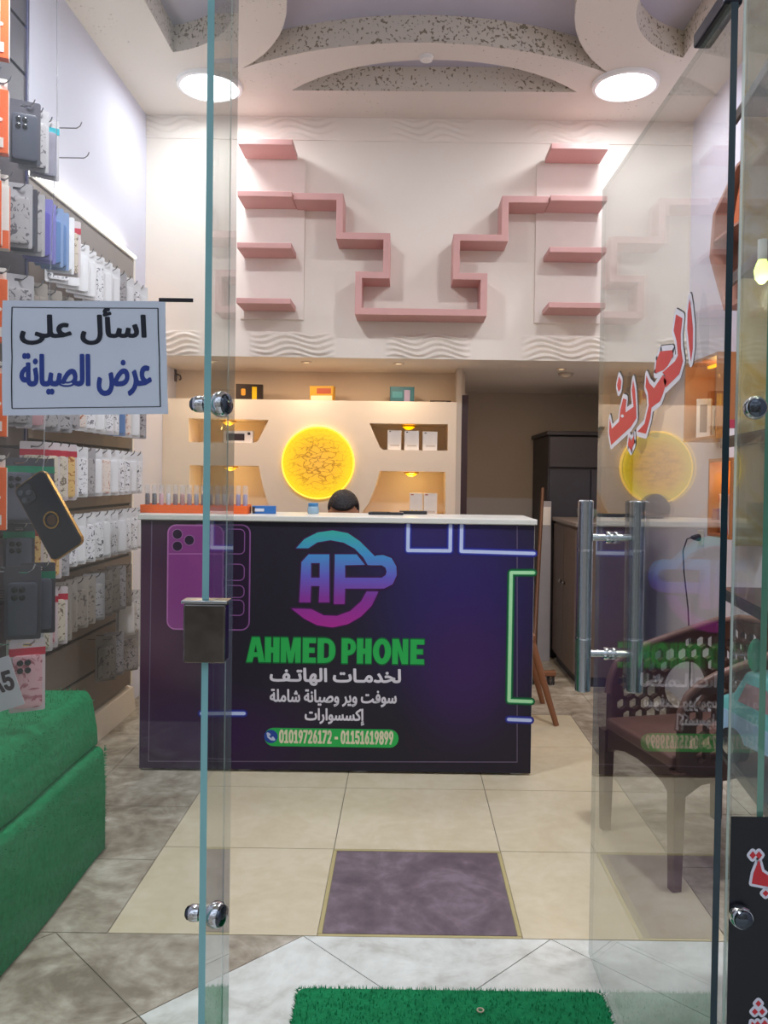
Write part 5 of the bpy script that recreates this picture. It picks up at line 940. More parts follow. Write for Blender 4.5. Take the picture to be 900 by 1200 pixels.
# price note on the nearest pink pack
a = P(3, 792, 2.2)
t = thing('price_note', 'white price note with handwriting hanging over the nearest pink phone case', 'note', (a.x, 2.2, a.z))
M_ = Matrix.Translation((a.x-.012, 2.2, a.z+.01)) @ Matrix.Rotation(-.32, 4, 'Y')
fn = lambda u, v, w_: M_ @ Vector((u, w_, v))
MB().plate([[(-.045, -.105), (.042, -.105), (.042, .035), (-.045, .035)]], .001, fn).build('sheet', mat('note_paper', '#d8cdd6', .6), t)
hh, gg = GLYPHS['tag']
lettering('handwriting', 'tag', -.032, .03, -.055, -.005, lambda u, v, w_: fn(u, v, -.0004-w_), mat('note_ink', '#3a2030', .6), t, .003)
tube_ = MB().tube([M_ @ Vector((0, .0005, .034)), M_ @ Vector((0, .02, .06)), (a.x-.03, 2.27, .785)], .0012, 6).build('string', HOOKM, t)

# slim orange and white boxes on the tall wall
def slim(style):
    t = thing('cable_box', '', 'box')
    w_, d_, h_ = .042, .03, .195
    body = ORANGE if style != 'white' else WHITEBOX
    MB().box(-w_/2, w_/2, -d_/2, d_/2, -h_-.022, -.022).build('carton', body, None, bevel=.0015).parent = t
    MB().box(w_/2+.0003, w_/2+.001, -d_/2+.001, d_/2-.001, -h_-.02, -.024).build('side_print', WHITEBOX if style != 'white' else ORANGE, None).parent = t
    MB().plate([rrect(-w_/2+.004, w_/2-.004, -.0225, .016, .004), rrect(-.009, .009, -.004, .004, .003)], .0015, frY(0)).build('hang_tab', WHITEBOX, None).parent = t
    b = MB()
    if style == 'white': b.plate([[(-w_/2+.001, -h_-.02), (w_/2-.001, -h_-.02), (w_/2-.001, -h_+.035), (-w_/2+.001, -h_+.035)]], 0, frY(-d_/2-.0016)); mm = ORANGE
    else: b.plate([circ(0, -.115, .006, 12)], 0, frY(-d_/2-.0016)); b.plate([[(-.008, -.2), (.008, -.2), (.008, -.17), (-.008, -.17)]], 0, frY(-d_/2-.0016)); mm = WHITEBOX
    b.build('front_print', mm, None, fix=False).parent = t
    return t
SO, SW_ = slim('orange'), slim('white')
for ri, (z, st_) in enumerate(((2.77, 'oo'), (2.48, 'oo'), (2.19, 'wow'), (1.90, 'oo'), (1.61, 'wo'), (1.32, 'wo'), (1.04, 'w'))):
    ys = seq(2.43, 2.53, 3)[:len(st_)] if len(st_) > 2 else [2.46, 2.52][:len(st_)]
    for i, y in enumerate(ys):
        s = st_[i]; x = -1.262
        hook(tw, y, z-.012, x)
        dup(SO if s == 'o' else SW_, (x, y, z-.013), math.radians(22), f'slim {"orange" if s=="o" else "white and orange"} box, {ordn(ri)} tier from the top, {ordn(i)} from the street', 'slim boxes on the tall slat wall')
t = thing('pouch', 'blue accessory pouch hanging highest on the tall slat wall', 'pouch', (-1.25, 2.56, 2.98))
hook(tw, 2.56, 2.98, -1.25)
MB().plate([rrect(-.055, .055, -.2, .016, .01), rrect(-.012, .012, -.004, .004, .003)], .012, lambda u, v, w_: Vector((-1.25+u*.8+w_*.5, 2.56+u*.6+w_, 2.978+v))).build('bag', mat('blue_pouch', '#4a5590', .35, var=.1), t, bevel=.003)
for y, z in ((2.96, 2.52), (3.03, 2.44)): hook(tw, y, z, -1.22)
for t in list(TPL.values())+[SO, SW_]: drop(t)

# dangling phone with gold rim, hung behind the left pane
pc = P(57.5, 604, 1.515)
ph = thing('mobile_phone', 'black phone case with gold rim and ring hanging tilted behind the left pane', 'phone case', pc)
R_ = Matrix.Rotation(math.radians(-32.5), 4, 'Y'); PM = Matrix.Translation(pc) @ Matrix.Rotation(math.radians(-12), 4, 'Z') @ R_
fp = lambda u, v, w_: PM @ Vector((u, w_, v))
MB().plate([rrect(-.036, .036, -.078, .078, .011)], .009, lambda u, v, w_: fp(u, v, w_-.0045)).build('case_back', mat('navy_black_case', '#191a2a', .45, var=.08, spec=.25), ph, bevel=.0015, smooth=True)
GOLD = mat('gold_rim', '#b08440', .25, .9)
MB().plate([rrect(-.0378, .0378, -.0798, .0798, .0125), rrect(-.0364, .0364, -.0784, .0784, .0112)], .0075, lambda u, v, w_: fp(u, v, w_-.0025)).build('rim', GOLD, ph)
MB().plate([rrect(-.033, .0, .038, .073, .007)], .0018, lambda u, v, w_: fp(u, v, w_-.0066)).build('camera_island', mat('camera_island_black', '#2c2d36', .25), ph, bevel=.0005)
for x, z in ((-.024, .064), (-.024, .048), (-.009, .056)):
    MB().cyl(PM @ Vector((x, -.0067, z)), PM @ Vector((x, -.0092, z)), .006, .0052, 14).build('camera_lens', mat('lens_glass', '#50525c', .1), ph, smooth=True)
b = MB(); b.plate([circ(.004, -.012, .0165, 28), circ(.004, -.012, .0135, 28)], .003, lambda u, v, w_: fp(u, v, w_-.0078)); b.build('ring_holder', GOLD, ph)
b = MB(); b.plate([circ(.004, -.012, .0095, 24)], .0016, lambda u, v, w_: fp(u, v, w_-.0063)); b.build('ring_disc', mat('bronze_disc', '#5a3c28', .3, .6), ph)
q0 = PM @ Vector((.02, .006, .07)); MB().tube([q0, q0+Vector((.0, .01, .03)), (q0.x-.01, 1.56, q0.z+.16), (-.70, 1.62, 1.98), (-.71, 1.62, 2.9)], .0011, 6).build('hanging_thread', FILM, ph)

# ------------------------------------------------------------------ green artificial turf
TURF = mat('green_turf', '#1f7f50', .95, var=.25, scale=60, bump=.6, spec=.1)
def blades(mb, pts_fn, n, hgt=.012):
    for _ in range(n):
        p, nr = pts_fn(); tdir = Vector((random.uniform(-1, 1), random.uniform(-1, 1), random.uniform(-1, 1))).cross(nr)
        if tdir.length < 1e-3: continue
        tdir.normalize(); q = p+nr*hgt*random.uniform(.6, 1.2)+tdir.cross(nr)*random.uniform(-.006, .006)
        mb._f([mb.bm.verts.new(p-tdir*.0014), mb.bm.verts.new(p+tdir*.0014), mb.bm.verts.new(q)])
mt0, mt1 = PH(350, 1157, .01), PH(702, 1156, .01)
tm = thing('turf_mat', 'green artificial turf doormat on the pale tiles at the doorway', 'mat', ((mt0.x+mt1.x)/2, 1.7, 0))
mx0, mx1, my0, my1 = mt0.x, mt1.x, 1.35, mt0.y
MB().plate([rrect(mx0, mx1, my0, my1, .02)], .008, frZ(.0003)).build('backing', TURF, tm)
b = MB(); blades(b, lambda: (Vector((random.uniform(mx0, mx1), random.uniform(my0, my1), .0085)), Vector((0, 0, 1))), 5200, .01)
def rimpt():
    k = random.random()
    if k < .5: return Vector((random.uniform(mx0, mx1), my1, .006)), Vector((0, .8, .6))
    if k < .75: return Vector((mx1, random.uniform(my0, my1), .006)), Vector((.8, 0, .6))
    return Vector((mx0, random.uniform(my0, my1), .006)), Vector((-.8, 0, .6))
blades(b, rimpt, 900, .01)
tag(b.build('turf_blades', mat('turf_blade', '#258c5a', .9, var=.2, scale=80, spec=.1), tm, fix=False), None, kind='stuff')
b = MB(); q = PH(563, 1183, .02); b.lathe([(.006, 0), (.009, .001), (.009, .003), (.006, .003), (.006, 0)], (q.x, q.y, .0165), n=16); b.build('washer', mat('tan_washer', '#b8a890', .4), tm)

# turf covered display step in the left window
bt = PH(125, 995, 0); xb = bt.x; yb2 = bt.y
fc = P(110, 809, yb2); zl_ = P(112, 873, yb2).z
tb_ = thing('turf_step', 'display step covered in green artificial turf inside the left window', 'display step', (-1.2, 2.1, 0))
yn = 1.53
def slab(name, prof, y0, y1, n=10):
    b = MB(); rings = []
    for j in range(n+1):
        y = y0+(y1-y0)*j/n
        rings.append([b.bm.verts.new((x+(.004*math.sin(y*9+z*5) if 0 < k < len(prof)-1 else 0), y, z+(.004*math.sin(y*7+x*11) if z > .1 else 0))) for k, (x, z) in enumerate(prof)])
    for A, B in zip(rings, rings[1:]):
        for k in range(len(prof)): b._f([A[k], A[(k+1) % len(prof)], B[(k+1) % len(prof)], B[k]])
    b._f(rings[0]); b._f(rings[-1][::-1]); return b
slab('lower', [(LX+.07, .0), (xb, .0), (xb-.004, zl_*.6), (xb-.012, zl_-.02), (xb-.03, zl_-.003), (LX+.07, zl_-.003)], yn, yb2).build('lower_step', TURF, tb_, bevel=.012, seg=3, smooth=True)
slab('upper', [(LX+.07, zl_), (xb-.030, zl_), (xb-.034, zl_+.06), (fc.x-.004, fc.z-.03), (fc.x-.022, fc.z), (LX+.07, fc.z)], yn, yb2-.004).build('upper_step', TURF, tb_, bevel=.012, seg=3, smooth=True)
b = MB()
blades(b, lambda: (Vector((xb-.006-random.uniform(0, .006), random.uniform(yn, yb2), random.uniform(.005, zl_-.02))), Vector((1, 0, .2))), 4200, .008)
blades(b, lambda: (Vector((fc.x-random.uniform(.0, .01), random.uniform(yn, yb2), random.uniform(zl_+.01, fc.z-.02))), Vector((1, 0, .2))), 2200, .008)
blades(b, lambda: (Vector((random.uniform(LX+.08, fc.x-.02), random.uniform(yn, yb2), fc.z+.003)), Vector((0, 0, 1))), 2600, .009)
blades(b, lambda: (Vector((xb-.01, yb2-.003, random.uniform(.0, zl_))), Vector((.7, .7, 0))), 250, .012)
tag(b.build('turf_blades', MATS['turf_blade'], tb_, fix=False), None, kind='stuff')

# ------------------------------------------------------------------ carved armchair
WOOD = mat('brown_carved_wood', '#54362b', .45, var=.18, scale=7); RAILM = mat('highlight_rail_wood', '#7d5a50', .4, var=.12, scale=9); SEATM = mat('red_brown_leather', '#7c574e', .4, var=.1, scale=10)  # rail colour is lighter wood with the rail's highlight painted in
ac = thing('armchair', 'dark brown wooden armchair with pierced honeycomb arms and back behind the door', 'armchair')
def inpoly(p, l):
    c = False
    for i in range(len(l)):
        (x0, y0), (x1, y1) = l[i-1], l[i]
        if (y0 > p[1]) != (y1 > p[1]) and p[0] < (x1-x0)*(p[1]-y0)/(y1-y0)+x0: c = not c
    return c
def honey(outline, circ_=None, r=.0225, pitch=.05, mar=.006):
    hs = []; xs = [q[0] for q in outline]; ys = [q[1] for q in outline]; j = 0; y = min(ys)
    while y < max(ys):
        x = min(xs)+(pitch/2 if j % 2 else 0)
        while x < max(xs):
            rr = r*(.85+.3*((math.sin(x*91+y*57)+1)/2)); h = [(x+rr*math.cos(PI/6+k*PI/3), y+rr*math.sin(PI/6+k*PI/3)) for k in range(6)]
            big = [(x+(rr+mar)*math.cos(PI/6+k*PI/3), y+(rr+mar)*math.sin(PI/6+k*PI/3)) for k in range(6)]
            if all(inpoly(q, outline) for q in big) and (circ_ is None or (x-circ_[0])**2+(y-circ_[1])**2 > (circ_[2]+rr+mar*.6)**2): hs.append(h)
            x += pitch
        y += pitch*.866; j += 1
    if circ_: hs.append(circ(circ_[0], circ_[1], circ_[2], 32))
    return hs
ARM = [(0, .37), (0, .49), (.008, .545), (.03, .595), (.07, .628), (.13, .655), (.22, .682), (.34, .715), (.455, .745), (.455, .37)]
for s, nm in ((.215, 'far arm panel'), (-.235, 'near arm panel')):
    MB().plate([ARM]+honey(ARM, (.315, .512, .09)), .02, lambda u, v, w_: Vector((u, s+w_, v))).build('arm_panel', WOOD, ac)
    MB().tube([(u, s+.01, v+.008) for u, v in ARM[1:-1]], .013, 10).build('arm_rail', RAILM, ac, smooth=True)
BK = [(-.215, .37), (.215, .37), (.215, .735), (.12, .765), (0, .775), (-.12, .765), (-.215, .735)]
MB().plate([BK]+honey(BK, None), .02, lambda u, v, w_: Vector((.456+w_, u, v))).build('back_panel', WOOD, ac)
MB().tube([(.466, -.235, .742), (.466, -.12, .776), (.466, 0, .787), (.466, .12, .776), (.466, .235, .742)], .014, 10).build('back_rail', RAILM, ac, smooth=True)
for x, y in ((-.002, .225), (-.002, -.225), (.458, .225), (.458, -.225)):
    z1 = .37 if x < .2 else .74
    b = MB(); b.hexa([Vector(q) for q in ((x-.016, y-.016, 0), (x+.016, y-.016, 0), (x+.016, y+.016, 0), (x-.016, y+.016, 0), (x-.022, y-.022, z1), (x+.022, y-.022, z1), (x+.022, y+.022, z1), (x-.022, y+.022, z1))])
    b.build('leg', WOOD, ac, bevel=.003)
MB().plate([[(-.2, .385), (-.2, .29), (-.16, .315), (-.08, .333), (0, .338), (.08, .333), (.16, .315), (.2, .29), (.2, .385)]], .022, lambda u, v, w_: Vector((-.012+w_, u, v))).build('apron', WOOD, ac)
for s in (-.233, .215): MB().plate([[(.022, .37), (.022, .29), (.08, .325), (.22, .338), (.36, .325), (.436, .29), (.436, .37)]], .018, lambda u, v, w_: Vector((u, s+w_, v))).build('apron', WOOD, ac)
b = MB(); b.box(-.015, .45, -.212, .212, .372, .415); b.build('seat', SEATM, ac, bevel=.012, seg=3, smooth=True)
f1, f2 = PH(708, 970, 0), PH(793, 1045, 0)
mid = (f1+f2)/2; ang = math.atan2(f2.x-f1.x, f1.y-f2.y)
ac.location = (mid.x, mid.y, 0); ac.rotation_euler = (0, 0, ang)

# ------------------------------------------------------------------ person seated behind the counter
pz = P(403, 575, 4.37); HX = pz.x; HT = pz.z
pr = thing('person', 'dark-haired person seated behind the counter, head bent down, only hair and forehead visible', 'person', (HX, 4.45, 0))
def capsule(mb, p0, p1, r0, r1):
    p0, p1 = Vector(p0), Vector(p1); mb.cyl(p0, p1, r0, r1, 14); mb.ell(p0, (r0,)*3, None, 14, 8); mb.ell(p1, (r1,)*3, None, 14, 8)
def ringed(mb, rings, n=22):
    R = [[mb.bm.verts.new((rx*math.cos(2*PI*k/n), yo+ry*math.sin(2*PI*k/n), z)) for k in range(n)] for z, rx, ry, yo in rings]
    for A, B in zip(R, R[1:]):
        for k in range(n): mb._f([A[k], A[(k+1) % n], B[(k+1) % n], B[k]])
    mb._f(R[0][::-1]); mb._f(R[-1])
def fuse(mb, name, material, voxel, smooth_it=4):
    me = bpy.data.meshes.new('tmp'); bmesh.ops.recalc_face_normals(mb.bm, faces=mb.bm.faces); mb.bm.to_mesh(me); mb.bm.free()
    o = bpy.data.objects.new('tmp', me); COL.objects.link(o)
    md = o.modifiers.new('r', 'REMESH'); md.mode = 'VOXEL'; md.voxel_size = voxel
    ms = o.modifiers.new('s', 'SMOOTH'); ms.iterations = smooth_it; ms.factor = .5
    dg = bpy.context.evaluated_depsgraph_get(); m2 = bpy.data.meshes.new_from_object(o.evaluated_get(dg)); bpy.data.objects.remove(o)
    m2.name = name; m2.materials.clear(); m2.materials.append(material)
    for p in m2.polygons: p.use_smooth = True
    q = bpy.data.objects.new(name, m2); COL.objects.link(q); q.parent = pr; return q
SKIN = mat('skin', '#a8775c', .5, var=.05); HAIR = mat('black_hair', '#17131a', .6, var=.3, scale=90, bump=.6)
hc = Vector((0, -.085, HT-.118)); HR = Matrix.Rotation(math.radians(32), 4, 'X')     # face bent down
hp = lambda x, y, z: hc+(HR @ Vector((x, y, z)))
b = MB()
TOR = [(.50, .165, .115, .0), (.60, .155, .11, .0), (.72, .155, .108, -.01), (.82, .175, .115, -.025), (.90, .185, .115, -.035), (.95, .155, .09, -.035), (.985, .075, .065, -.035)]
ringed(b, TOR); capsule(b, (0, -.03, .95), hp(0, .03, -.06), .056, .052)
b.ell(hc, (.074, .093, .112), HR.to_3x3()); b.ell(hp(0, -.012, -.055), (.058, .075, .065), HR.to_3x3())
b.ell(hp(0, -.098, -.02), (.012, .018, .022), HR.to_3x3()); b.ell(hp(0, -.088, -.062), (.022, .008, .007), HR.to_3x3()); b.ell(hp(0, -.078, -.095), (.022, .018, .014), HR.to_3x3())
for s in (-1, 1):
    b.ell(hp(s*.077, .008, -.015), (.009, .02, .032), HR.to_3x3())
    sh, el, wr_ = (s*.185, -.035, .905), (s*.245, -.03, .655), (s*.15, -.25, .655)
    capsule(b, sh, el, .05, .038); capsule(b, el, wr_, .038, .026)
    capsule(b, (s*.09, 0, .545), (s*.125, -.42, .545), .082, .056); capsule(b, (s*.125, -.42, .545), (s*.125, -.40, .09), .054, .036)
    capsule(b, (s*.125, -.36, .045), (s*.135, -.49, .035), .038, .03)
    pm_ = Vector((s*.138, -.30, .645)); b.ell(pm_, (.036, .048, .016))
    for k, L_ in enumerate((.062, .07, .066, .052)):
        f0 = pm_+Vector((s*(.026-.0175*k), -.04, .002)); f1_ = f0+Vector((0, -L_*.5, .004)); f2_ = f1_+Vector((0, -L_*.45, -.018))
        capsule(b, f0, f1_, .0085, .008); capsule(b, f1_, f2_, .008, .0068)
    t0_ = pm_+Vector((-s*.03, .015, 0)); t1_ = t0_+Vector((-s*.022, -.03, -.004)); capsule(b, t0_, t1_, .011, .0095); capsule(b, t1_, t1_+Vector((-s*.004, -.026, -.008)), .0095, .008)
fuse(b, 'body', SKIN, .006)
b = MB(); ringed(b, [(z, rx+.012, ry+.012, yo) for z, rx, ry, yo in TOR[:-1]]+[(.975, .082, .075, -.035)])
for s in (-1, 1): capsule(b, (s*.185, -.035, .90), (s*.225, -.03, .74), .063, .055)
fuse(b, 'shirt', mat('dark_shirt', '#2f3140', .8, var=.1), .008)
b = MB(); ringed(b, [(.47, .17, .125, 0), (.53, .18, .13, 0), (.585, .17, .125, 0)])
for s in (-1, 1): capsule(b, (s*.09, 0, .545), (s*.125, -.42, .545), .09, .064); capsule(b, (s*.125, -.42, .545), (s*.125, -.40, .13), .062, .05)
fuse(b, 'trousers', mat('grey_trousers', '#3a3b42', .85, var=.1), .009)
b = MB()
for s in (-1, 1): capsule(b, (s*.125, -.36, .045), (s*.135, -.51, .039), .045, .039)
fuse(b, 'shoes', mat('black_shoes', '#1c1c20', .5), .008)
b = MB(); b.ell((0, 0, 0), (.0855, .104, .098), None, 32, 20)
for v in b.bm.verts:
    # cut the cap away from the face, temples and nape
    if v.co.y < -.02 and v.co.z < .035 or v.co.z < -.055: v.co *= .72
bmesh.ops.transform(b.bm, matrix=Matrix.Translation(hc) @ HR @ Matrix.Translation((0, .008, .026)), verts=b.bm.verts)
o = b.build('hair', HAIR, None, smooth='all'); o.parent = pr
for s in (-1, 1):
    e = MB().ell(hp(s*.03, -.082, .0), (.011, .009, .008), HR.to_3x3()).build('eye', mat('eye_white', '#e8e4e0', .3), None, smooth='all'); e.parent = pr
    b2 = MB(); b2.tube([hp(s*.014, -.092, .022), hp(s*.03, -.09, .027), hp(s*.047, -.08, .02)], .004, 6); e = b2.build('eyebrow', HAIR, None, smooth='all'); e.parent = pr
st2 = thing('stool', 'low round stool under the person behind the counter', 'stool', (HX, 4.46, 0))
MB().lathe([(0, .41), (.165, .41), (.175, .418), (.175, .434), (.165, .442), (0, .442)], (HX, 4.46, 0)).build('seat', mat('grey_stool_seat', '#55555c', .6), st2, smooth=True)
for k in range(4):
    a = PI/4+k*PI/2; MB().cyl((HX+.17*math.cos(a), 4.46+.17*math.sin(a), 0), (HX+.12*math.cos(a), 4.46+.12*math.sin(a), .4095), .014, .016, 10).build('leg', mat('stool_leg_metal', '#4a4a4e', .4, .8), st2, smooth=True)

# ------------------------------------------------------------------ passage behind the counter
OAK = mat('pale_brown_wood', '#8a5a3c', .5, var=.12, scale=8)
lf = PH(636, 824, 0)
ws = thing('wooden_chair', 'plain wooden chair with splayed legs behind the right end of the counter', 'chair', (lf.x-.30, lf.y-.2, 0))
cx_, cy_ = lf.x-.30, lf.y-.21
for sx, sy in ((1, -1), (1, 1), (-1, -1), (-1, 1)):
    MB().cyl((cx_+sx*.30, cy_+sy*.21, 0), (cx_+sx*.17, cy_+sy*.15, .43), .014, .022, 12).build('leg', OAK, ws, smooth=True)
MB().box(cx_-.19, cx_+.19, cy_-.19, cy_+.19, .4305, .465).build('seat', OAK, ws, bevel=.01, seg=3)
for sx in (-1, 1): MB().cyl((cx_+sx*.17, cy_+.17, .4655), (cx_+sx*.17, cy_+.23, .84), .016, .014, 10).build('back_post', OAK, ws, smooth=True)
MB().box(cx_-.19, cx_+.19, cy_+.205, cy_+.225, .70, .80).build('back_slat', OAK, ws, bevel=.004)
DKC = mat('charcoal_cabinet', '#3a373d', .55, var=.1); DKC2 = mat('charcoal_door', '#34323a', .5, var=.1)
a = P(643, 505, 5.75)
wd_ = thing('wardrobe', 'tall charcoal cabinet at the end of the dark passage', 'cabinet', (1.3, 6.1, 0))
wx0, wz = a.x, a.z
MB().box(wx0, RX-.01, 5.76, 6.43, .06, wz-.03).build('body', DKC, wd_, bevel=.004)
MB().box(wx0-.015, RX-.005, 5.73, 6.44, wz-.0295, wz).build('cornice', DKC2, wd_, bevel=.004)
MB().box(wx0+.02, RX-.03, 5.78, 6.41, 0, .0595).build('plinth', DKC2, wd_)
wm_ = (wx0+RX)/2
for x0, x1 in ((wx0+.008, wm_-.003), (wm_+.003, RX-.018)):
    d_ = MB().box(x0, x1, 5.742, 5.7595, .08, wz-.27).build('door', DKC2, wd_, bevel=.003)
    hx_ = x1-.04 if x0 < wm_-.1 and x1 < wm_+.01 else x0+.04
    MB().cyl((hx_, 5.73, .9), (hx_, 5.73, 1.05), .006, None, 8).box(hx_-.004, hx_+.004, 5.73, 5.7422, .91, .918).box(hx_-.004, hx_+.004, 5.73, 5.7422, 1.03, 1.038).build('handle', STEEL, d_)
MB().box(wx0+.008, RX-.018, 5.742, 5.7595, wz-.255, wz-.04).build('drawer', mat('upper_panel_grey', '#45434a', .5), wd_, bevel=.003)
lx0 = 1.06
lc_ = thing('low_cabinet', 'low brown cabinet in the passage in front of the charcoal cabinet', 'cabinet', (1.22, 5.3, 0))
LBM = mat('dim_brown_laminate', '#6a5a52', .5, var=.1)
MB().box(lx0, 1.42, 4.95, 5.70, .06, .985).build('body', LBM, lc_, bevel=.004)
MB().box(lx0-.02, 1.44, 4.93, 5.72, .9855, 1.01).build('top', mat('dim_brown_top', '#857a74', .4), lc_, bevel=.003)
MB().box(lx0+.02, 1.40, 4.97, 5.68, 0, .0595).build('plinth', DKC2, lc_)
for y0, y1 in ((4.965, 5.315), (5.325, 5.685)):
    d_ = MB().box(lx0-.012, lx0-.0003, y0, y1, .08, .965).build('door', LBM, lc_, bevel=.002)
    MB().lathe([(0, 0), (.01, 0), (.014, .012), (.008, .02), (0, .021)], (lx0-.012, y1-.05 if y0 < 5 else y0+.05, .6), (-1, 0, 0), n=14).build('knob', STEEL, d_, smooth=True)
t = thing('glass_bowl', 'small glass bowl on the low cabinet in the passage', 'bowl', (1.17, 5.2, 1.0105))
MB().lathe([(0, .0003), (.035, .0003), (.06, .04), (.068, .075), (.064, .075), (.055, .04), (.03, .006), (0, .006)], (1.17, 5.2, 1.0105)).build('bowl', mat('smoky_glass', '#8fa39a', .15, alpha=.6), t, smooth=True)
for k, (x, y, c) in enumerate(((1.155, 5.195, '#b9bcb6'), (1.19, 5.21, '#7f9488'))):
    tag(MB().ell((x, y, 1.052+.02*k), (.024, .024, .02)).build('soap_bar', mat('soap_'+str(k), c, .5), None, smooth='all'), ('pale', 'greenish')[k]+' lump lying in the glass bowl on the low cabinet', 'soap')
pl_ = thing('plank', 'pale grey board leaning upright beside the charcoal cabinet', 'board', (1.0, 5.72, 0))
MB().hexa([Vector(q) for q in ((.94, 5.66, .0005), (1.03, 5.66, .0005), (1.03, 5.685, .0005), (.94, 5.685, .0005), (.96, 5.70, 1.12), (1.03, 5.70, 1.12), (1.03, 5.725, 1.12), (.96, 5.725, 1.12))]).build('board', mat('pale_grey_board', '#a6a2a6', .6, var=.05), pl_, bevel=.002)
MB().box(.965, 1.025, 5.694, 5.699, .95, 1.08).build('label_patch', WHITEBOX, pl_)
s0, s1 = P(641, 576, 5.45), P(625, 800, 5.0)
bm_ = thing('broom', 'broom with a brown wooden handle leaning in the passage', 'broom', (s1.x, 5.0, 0))
MB().cyl((s1.x+.0, 5.02, .085), (s0.x, 5.62, s0.z+.02), .013, .012, 12).build('handle', mat('broom_handle_wood', '#6a4630', .5, var=.1), bm_, smooth=True)
b = MB(); b.box(s1.x-.14, s1.x+.14, 4.99, 5.035, .055, .085); b.build('head', OAK, bm_, bevel=.006)
b = MB()
for k in range(40):
    x = s1.x-.13+.26*k/39; b.cyl((x, 5.01+.012*math.sin(k*2.3), .0548), (x*1.0+.002*math.sin(k), 5.005+.02*math.sin(k*2.3), .0005), .0045, .004, 5)
tag(b.build('bristles', mat('broom_bristle', '#3a3436', .8), bm_), None, kind='stuff')
q = P(663, 434, 5.2)
t = thing('smoke_detector', 'small round ceiling detector over the passage', 'detector', (q.x, 5.2, ZS))
MB().lathe([(0, -.03), (.022, -.028), (.03, -.02), (.045, -.016), (.05, -.0003), (0, -.0003)], (q.x, 5.2, ZS)).build('body', mat('dull_white_plastic', '#b8aca0', .5), t, smooth=True)
SPOT = mat('soffit_spot_added_glow', '#fff0dc', .5, emis=2.2, ecol='#ffdcae', var=0)  # spots are unlit fixtures; their warm glow is added to fill the recess
for k, (x, y) in enumerate(((-1.15, 4.86), (-.60, 4.86), (-.05, 4.86), (.95, 5.0))):
    t = thing('soffit_spot', f'small recessed soffit spot with added warm glow, {["leftmost","second from the left","third from the left","rightmost, over the passage"][k]}', 'light', (x, y, ZS), 'soffit spots')
    MB().lathe([(.022, -.004), (.024, -.007), (.032, -.005), (.034, -.0003), (.022, -.0003)], (x, y, ZS)).build('ring', mat('spot_trim', '#d8c8b8', .4), t, smooth=True)
    MB().lathe([(0, -.003), (.0215, -.003), (.0215, -.0005), (0, -.0005)], (x, y, ZS)).build('bulb', SPOT, t)
    l = bpy.data.lights.new('spot_fill_light', 'AREA'); l.shape = 'DISK'; l.size = .05; l.energy = SOFFIT_FILL if k < 3 else SOFFIT_FILL*2.2; l.color = (1, .76, .52)
    o = bpy.data.objects.new('spot_fill_light', l); COL.objects.link(o); o.parent = t; o.location = (0, 0, -.012)
q = P(500, 64, 3.9)
b = MB().lathe([(0, -.02), (.03, -.018), (.035, -.0003), (0, -.0003)], (q.x, 3.99, ZC)); tag(b.build('sprinkler_cap', mat('white_plastic', '#e8e6e2', .4), smooth=True), 'small white cap on the curved ceiling band', 'cap')

# ------------------------------------------------------------------ right wall things
WX = RX-.0005
NAT = mat('honey_wood', '#a8683a', .5, var=.12, scale=6, col2=None)
def wallbox(label, px0, px1, py0, py1, dep, lit):
    xf = RX-dep; y0, y1 = F_PX*xf/(px1-475), F_PX*xf/(px0-475); yc = (y0+y1)/2
    z0, z1 = P((px0+px1)/2, py1, yc).z, P((px0+px1)/2, py0, yc).z
    t = thing('wall_niche_box', label, 'shelf', (WX, yc, z0))
    b = MB(); k = .015
    b.box(WX-dep, WX, y0, y0+k, z0, z1).box(WX-dep, WX, y1-k, y1, z0, z1).box(WX-dep, WX, y0+k+.0002, y1-k-.0002, z0, z0+k).box(WX-dep, WX, y0+k+.0002, y1-k-.0002, z1-k, z1)
    b.build('frame', NAT, t, bevel=.001)
    MB().box(WX-.008, WX-.0005, y0+k+.0003, y1-k-.0003, z0+k+.0003, z1-k-.0003).build('back', NAT, t)
    MB().box(WX-.06, WX-.04, y0+.05, y1-.05, z1-k-.012, z1-k-.0003).build('light_strip', WARM, t)
    l = bpy.data.lights.new('niche_glow', 'POINT'); l.energy = lit; l.color = (1, .62, .18); l.shadow_soft_size = .02
    o = bpy.data.objects.new('niche_glow', l); COL.objects.link(o); o.parent = t; o.location = (-.07, 0, z1-z0-.08)
    return y0+k, y1-k, z0+k, z1-k
y0, y1, z0, z1 = wallbox('upper honey wood wall box with a warm strip light on the right wall', 800, 838, 420, 516, .16, 1.0)
carton('phone_box', 'white phone box with a grey window standing in the upper wall box', 'box', WX-.13, WX-.06, y1-.10, z0+.0003, z0+.2, .05, WHITEBOX, [('window', .25, .75, .15, .85, K('grey_window', '#7a6e6c'), False)], -.5)
carton('product_box', 'small clear box standing beside the white box in the upper wall box', 'box', WX-.12, WX-.05, y0+.13, z0+.0003, z0+.15, .06, K('cream_carton', '#cfc0a4'), [('window', .15, .85, .2, .85, K('grey_window', '#7a6e6c'), False)], -.5)
y0, y1, z0, z1 = wallbox('lower honey wood wall box with a warm strip light holding booklets', 830, 857, 537, 630, .16, 1.0)
